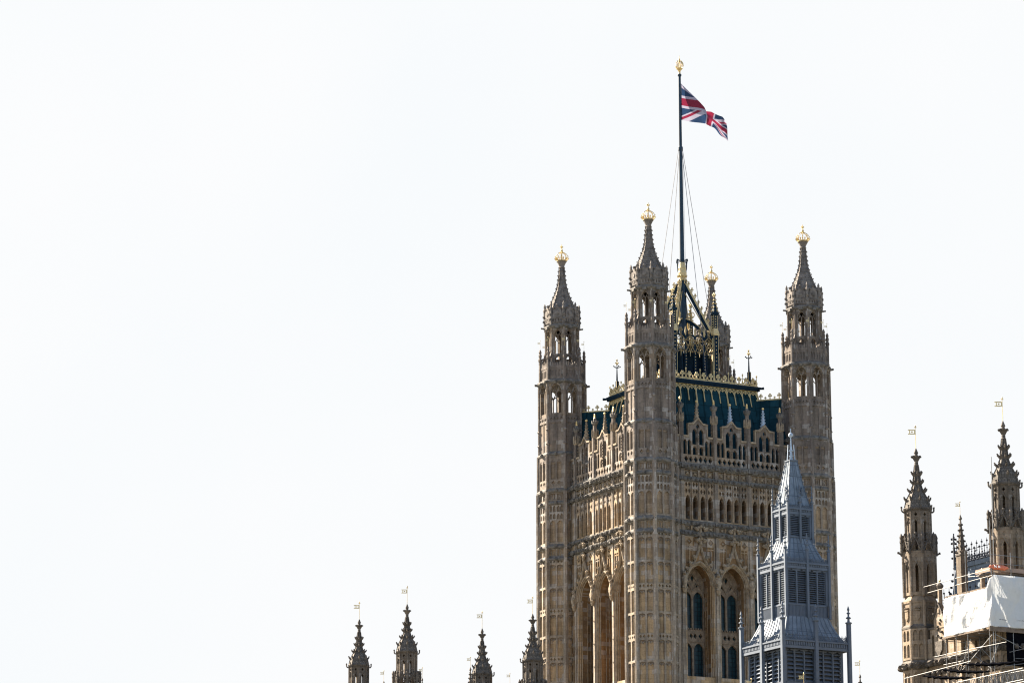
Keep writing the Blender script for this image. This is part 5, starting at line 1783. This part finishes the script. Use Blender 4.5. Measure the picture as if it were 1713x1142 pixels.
for pl in tarp.data.polygons: pl.use_smooth = True
mod = tarp.modifiers.new('thickness', 'SOLIDIFY'); mod.thickness = 0.012
tarp.location = SO; tarp.rotation_euler = (0, 0, PHI)
tag(tarp, 'creased white plastic sheeting wrapped round the corner of the scaffolding platform', 'sheeting')
# faint printed line along the hem
pr = MB().mat('print')
rq = random.Random(3)
for s0, n_ in ((1.1, 4), (2.4, 5), (5.75, 9), (7.1, 12), (9.0, 12)):
    for i in range(n_):
        s_ = s0 + i * 0.075
        a = sheet_pt(s_, 0.14); b2 = sheet_pt(s_ + 0.05, 0.14)
        hgt = rq.choice((0.04, 0.055, 0.07))
        if s_ < 5.28: pr.box(a[0] - 0.02, a[0] - 0.012, min(a[1], b2[1]), max(a[1], b2[1]), a[2], a[2] + hgt)
        else: pr.box(min(a[0], b2[0]), max(a[0], b2[0]), a[1] - 0.02, a[1] - 0.012, a[2], a[2] + hgt)
pr.build('printed_hem', tarp)

# orange sack lying on the top boards
sk = MB().mat('orange')
pts = [(0.02, 0.0), (0.13, 0.12), (0.17, 0.5), (0.15, 0.9), (0.17, 1.2), (0.10, 1.45), (0.03, 1.55)]
vs = []; fs = []
for i, (r_, x) in enumerate(pts):
    for k in range(10):
        a = 2 * PI * k / 10
        vs.append((x, r_ * 0.8 * math.cos(a), 0.16 + r_ * math.sin(a) * (1 + 0.1 * math.sin(i * 2 + k))))
for i in range(len(pts) - 1):
    for k in range(10): fs.append((i * 10 + k, i * 10 + (k + 1) % 10, i * 10 + 10 + (k + 1) % 10, i * 10 + 10 + k))
sk.add(vs, fs)
sack = sk.build('sack')
wm = MB().mat('white')
for x in (0.35, 0.62): wm.tube((x, -0.155, 0.22), (x + 0.16, -0.155, 0.12), 0.025, 5); wm.tube((x, -0.155, 0.12), (x + 0.16, -0.15, 0.24), 0.02, 5)
wm.build('marking', sack)
sack.location = SO + E1 * (-0.1) + E2 * 0.05 + Vector((0, 0, 36.42)); sack.rotation_euler = (0, 0, PHI)
tag(sack, 'orange plastic sack with white marks lying on the boards above the white sheeting', 'sack')

# black debris nets slung below, and a black sheet for the deck's shadow
def net(x, y0, y1, z0, z1, sag, depth, label):
    q = MB().mat('net')
    n = 24
    vs = []; fs = []
    for i in range(n + 1):
        u = i / n
        y = y0 + (y1 - y0) * u
        z = z0 + (z1 - z0) * u - sag * 4 * u * (1 - u) + 0.02 * math.sin(i * 1.7)
        th = 0.04 + 0.07 * math.sin(PI * u) + 0.03 * math.sin(i * 2.3)
        for dx, dz in ((0, th), (0.14, 0), (0, -th), (-0.14, 0)): vs.append((x + depth * u + dx, y, z + dz))
    for i in range(n):
        for k in range(4): fs.append((i * 4 + k, i * 4 + (k + 1) % 4, i * 4 + 4 + (k + 1) % 4, i * 4 + 4 + k))
    fs.append((3, 2, 1, 0)); fs.append((4 * n, 4 * n + 1, 4 * n + 2, 4 * n + 3))
    q.add(vs, fs)
    o = q.build('net_or_shade_sheet'); o.location = SO; o.rotation_euler = (0, 0, PHI)
    tag(o, label, 'net', 'black nets slung under the scaffolding')
q = MB().mat('net')  # added black sheet, stands in for the shadow under the deck
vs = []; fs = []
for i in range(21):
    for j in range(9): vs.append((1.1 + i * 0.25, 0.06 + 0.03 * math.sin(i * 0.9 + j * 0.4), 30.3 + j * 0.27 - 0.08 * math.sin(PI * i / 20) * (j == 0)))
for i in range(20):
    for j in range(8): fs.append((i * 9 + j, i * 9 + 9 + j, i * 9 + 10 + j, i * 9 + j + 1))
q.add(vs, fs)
o = q.build('net_or_shade_sheet'); o.location = SO; o.rotation_euler = (0, 0, PHI)
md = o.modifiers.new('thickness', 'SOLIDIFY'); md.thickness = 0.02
tag(o, 'black sheet added as painted shade in the gap under the scaffold deck', 'net', 'black nets slung under the scaffolding')
net(0.0, 3.6, -3.6, 30.72, 30.05, 0.12, 0.0, 'rolled black debris net nearest below the scaffold deck, topmost of three')
net(0.0, 6.2, 0.4, 30.7, 29.85, 0.10, 0.0, 'rolled black debris net between the highest and lowest of three under the scaffold')
net(0.0, 8.0, 2.6, 30.46, 29.72, 0.08, 0.0, 'rolled black debris net hanging lowest of three, beside the lattice beam')
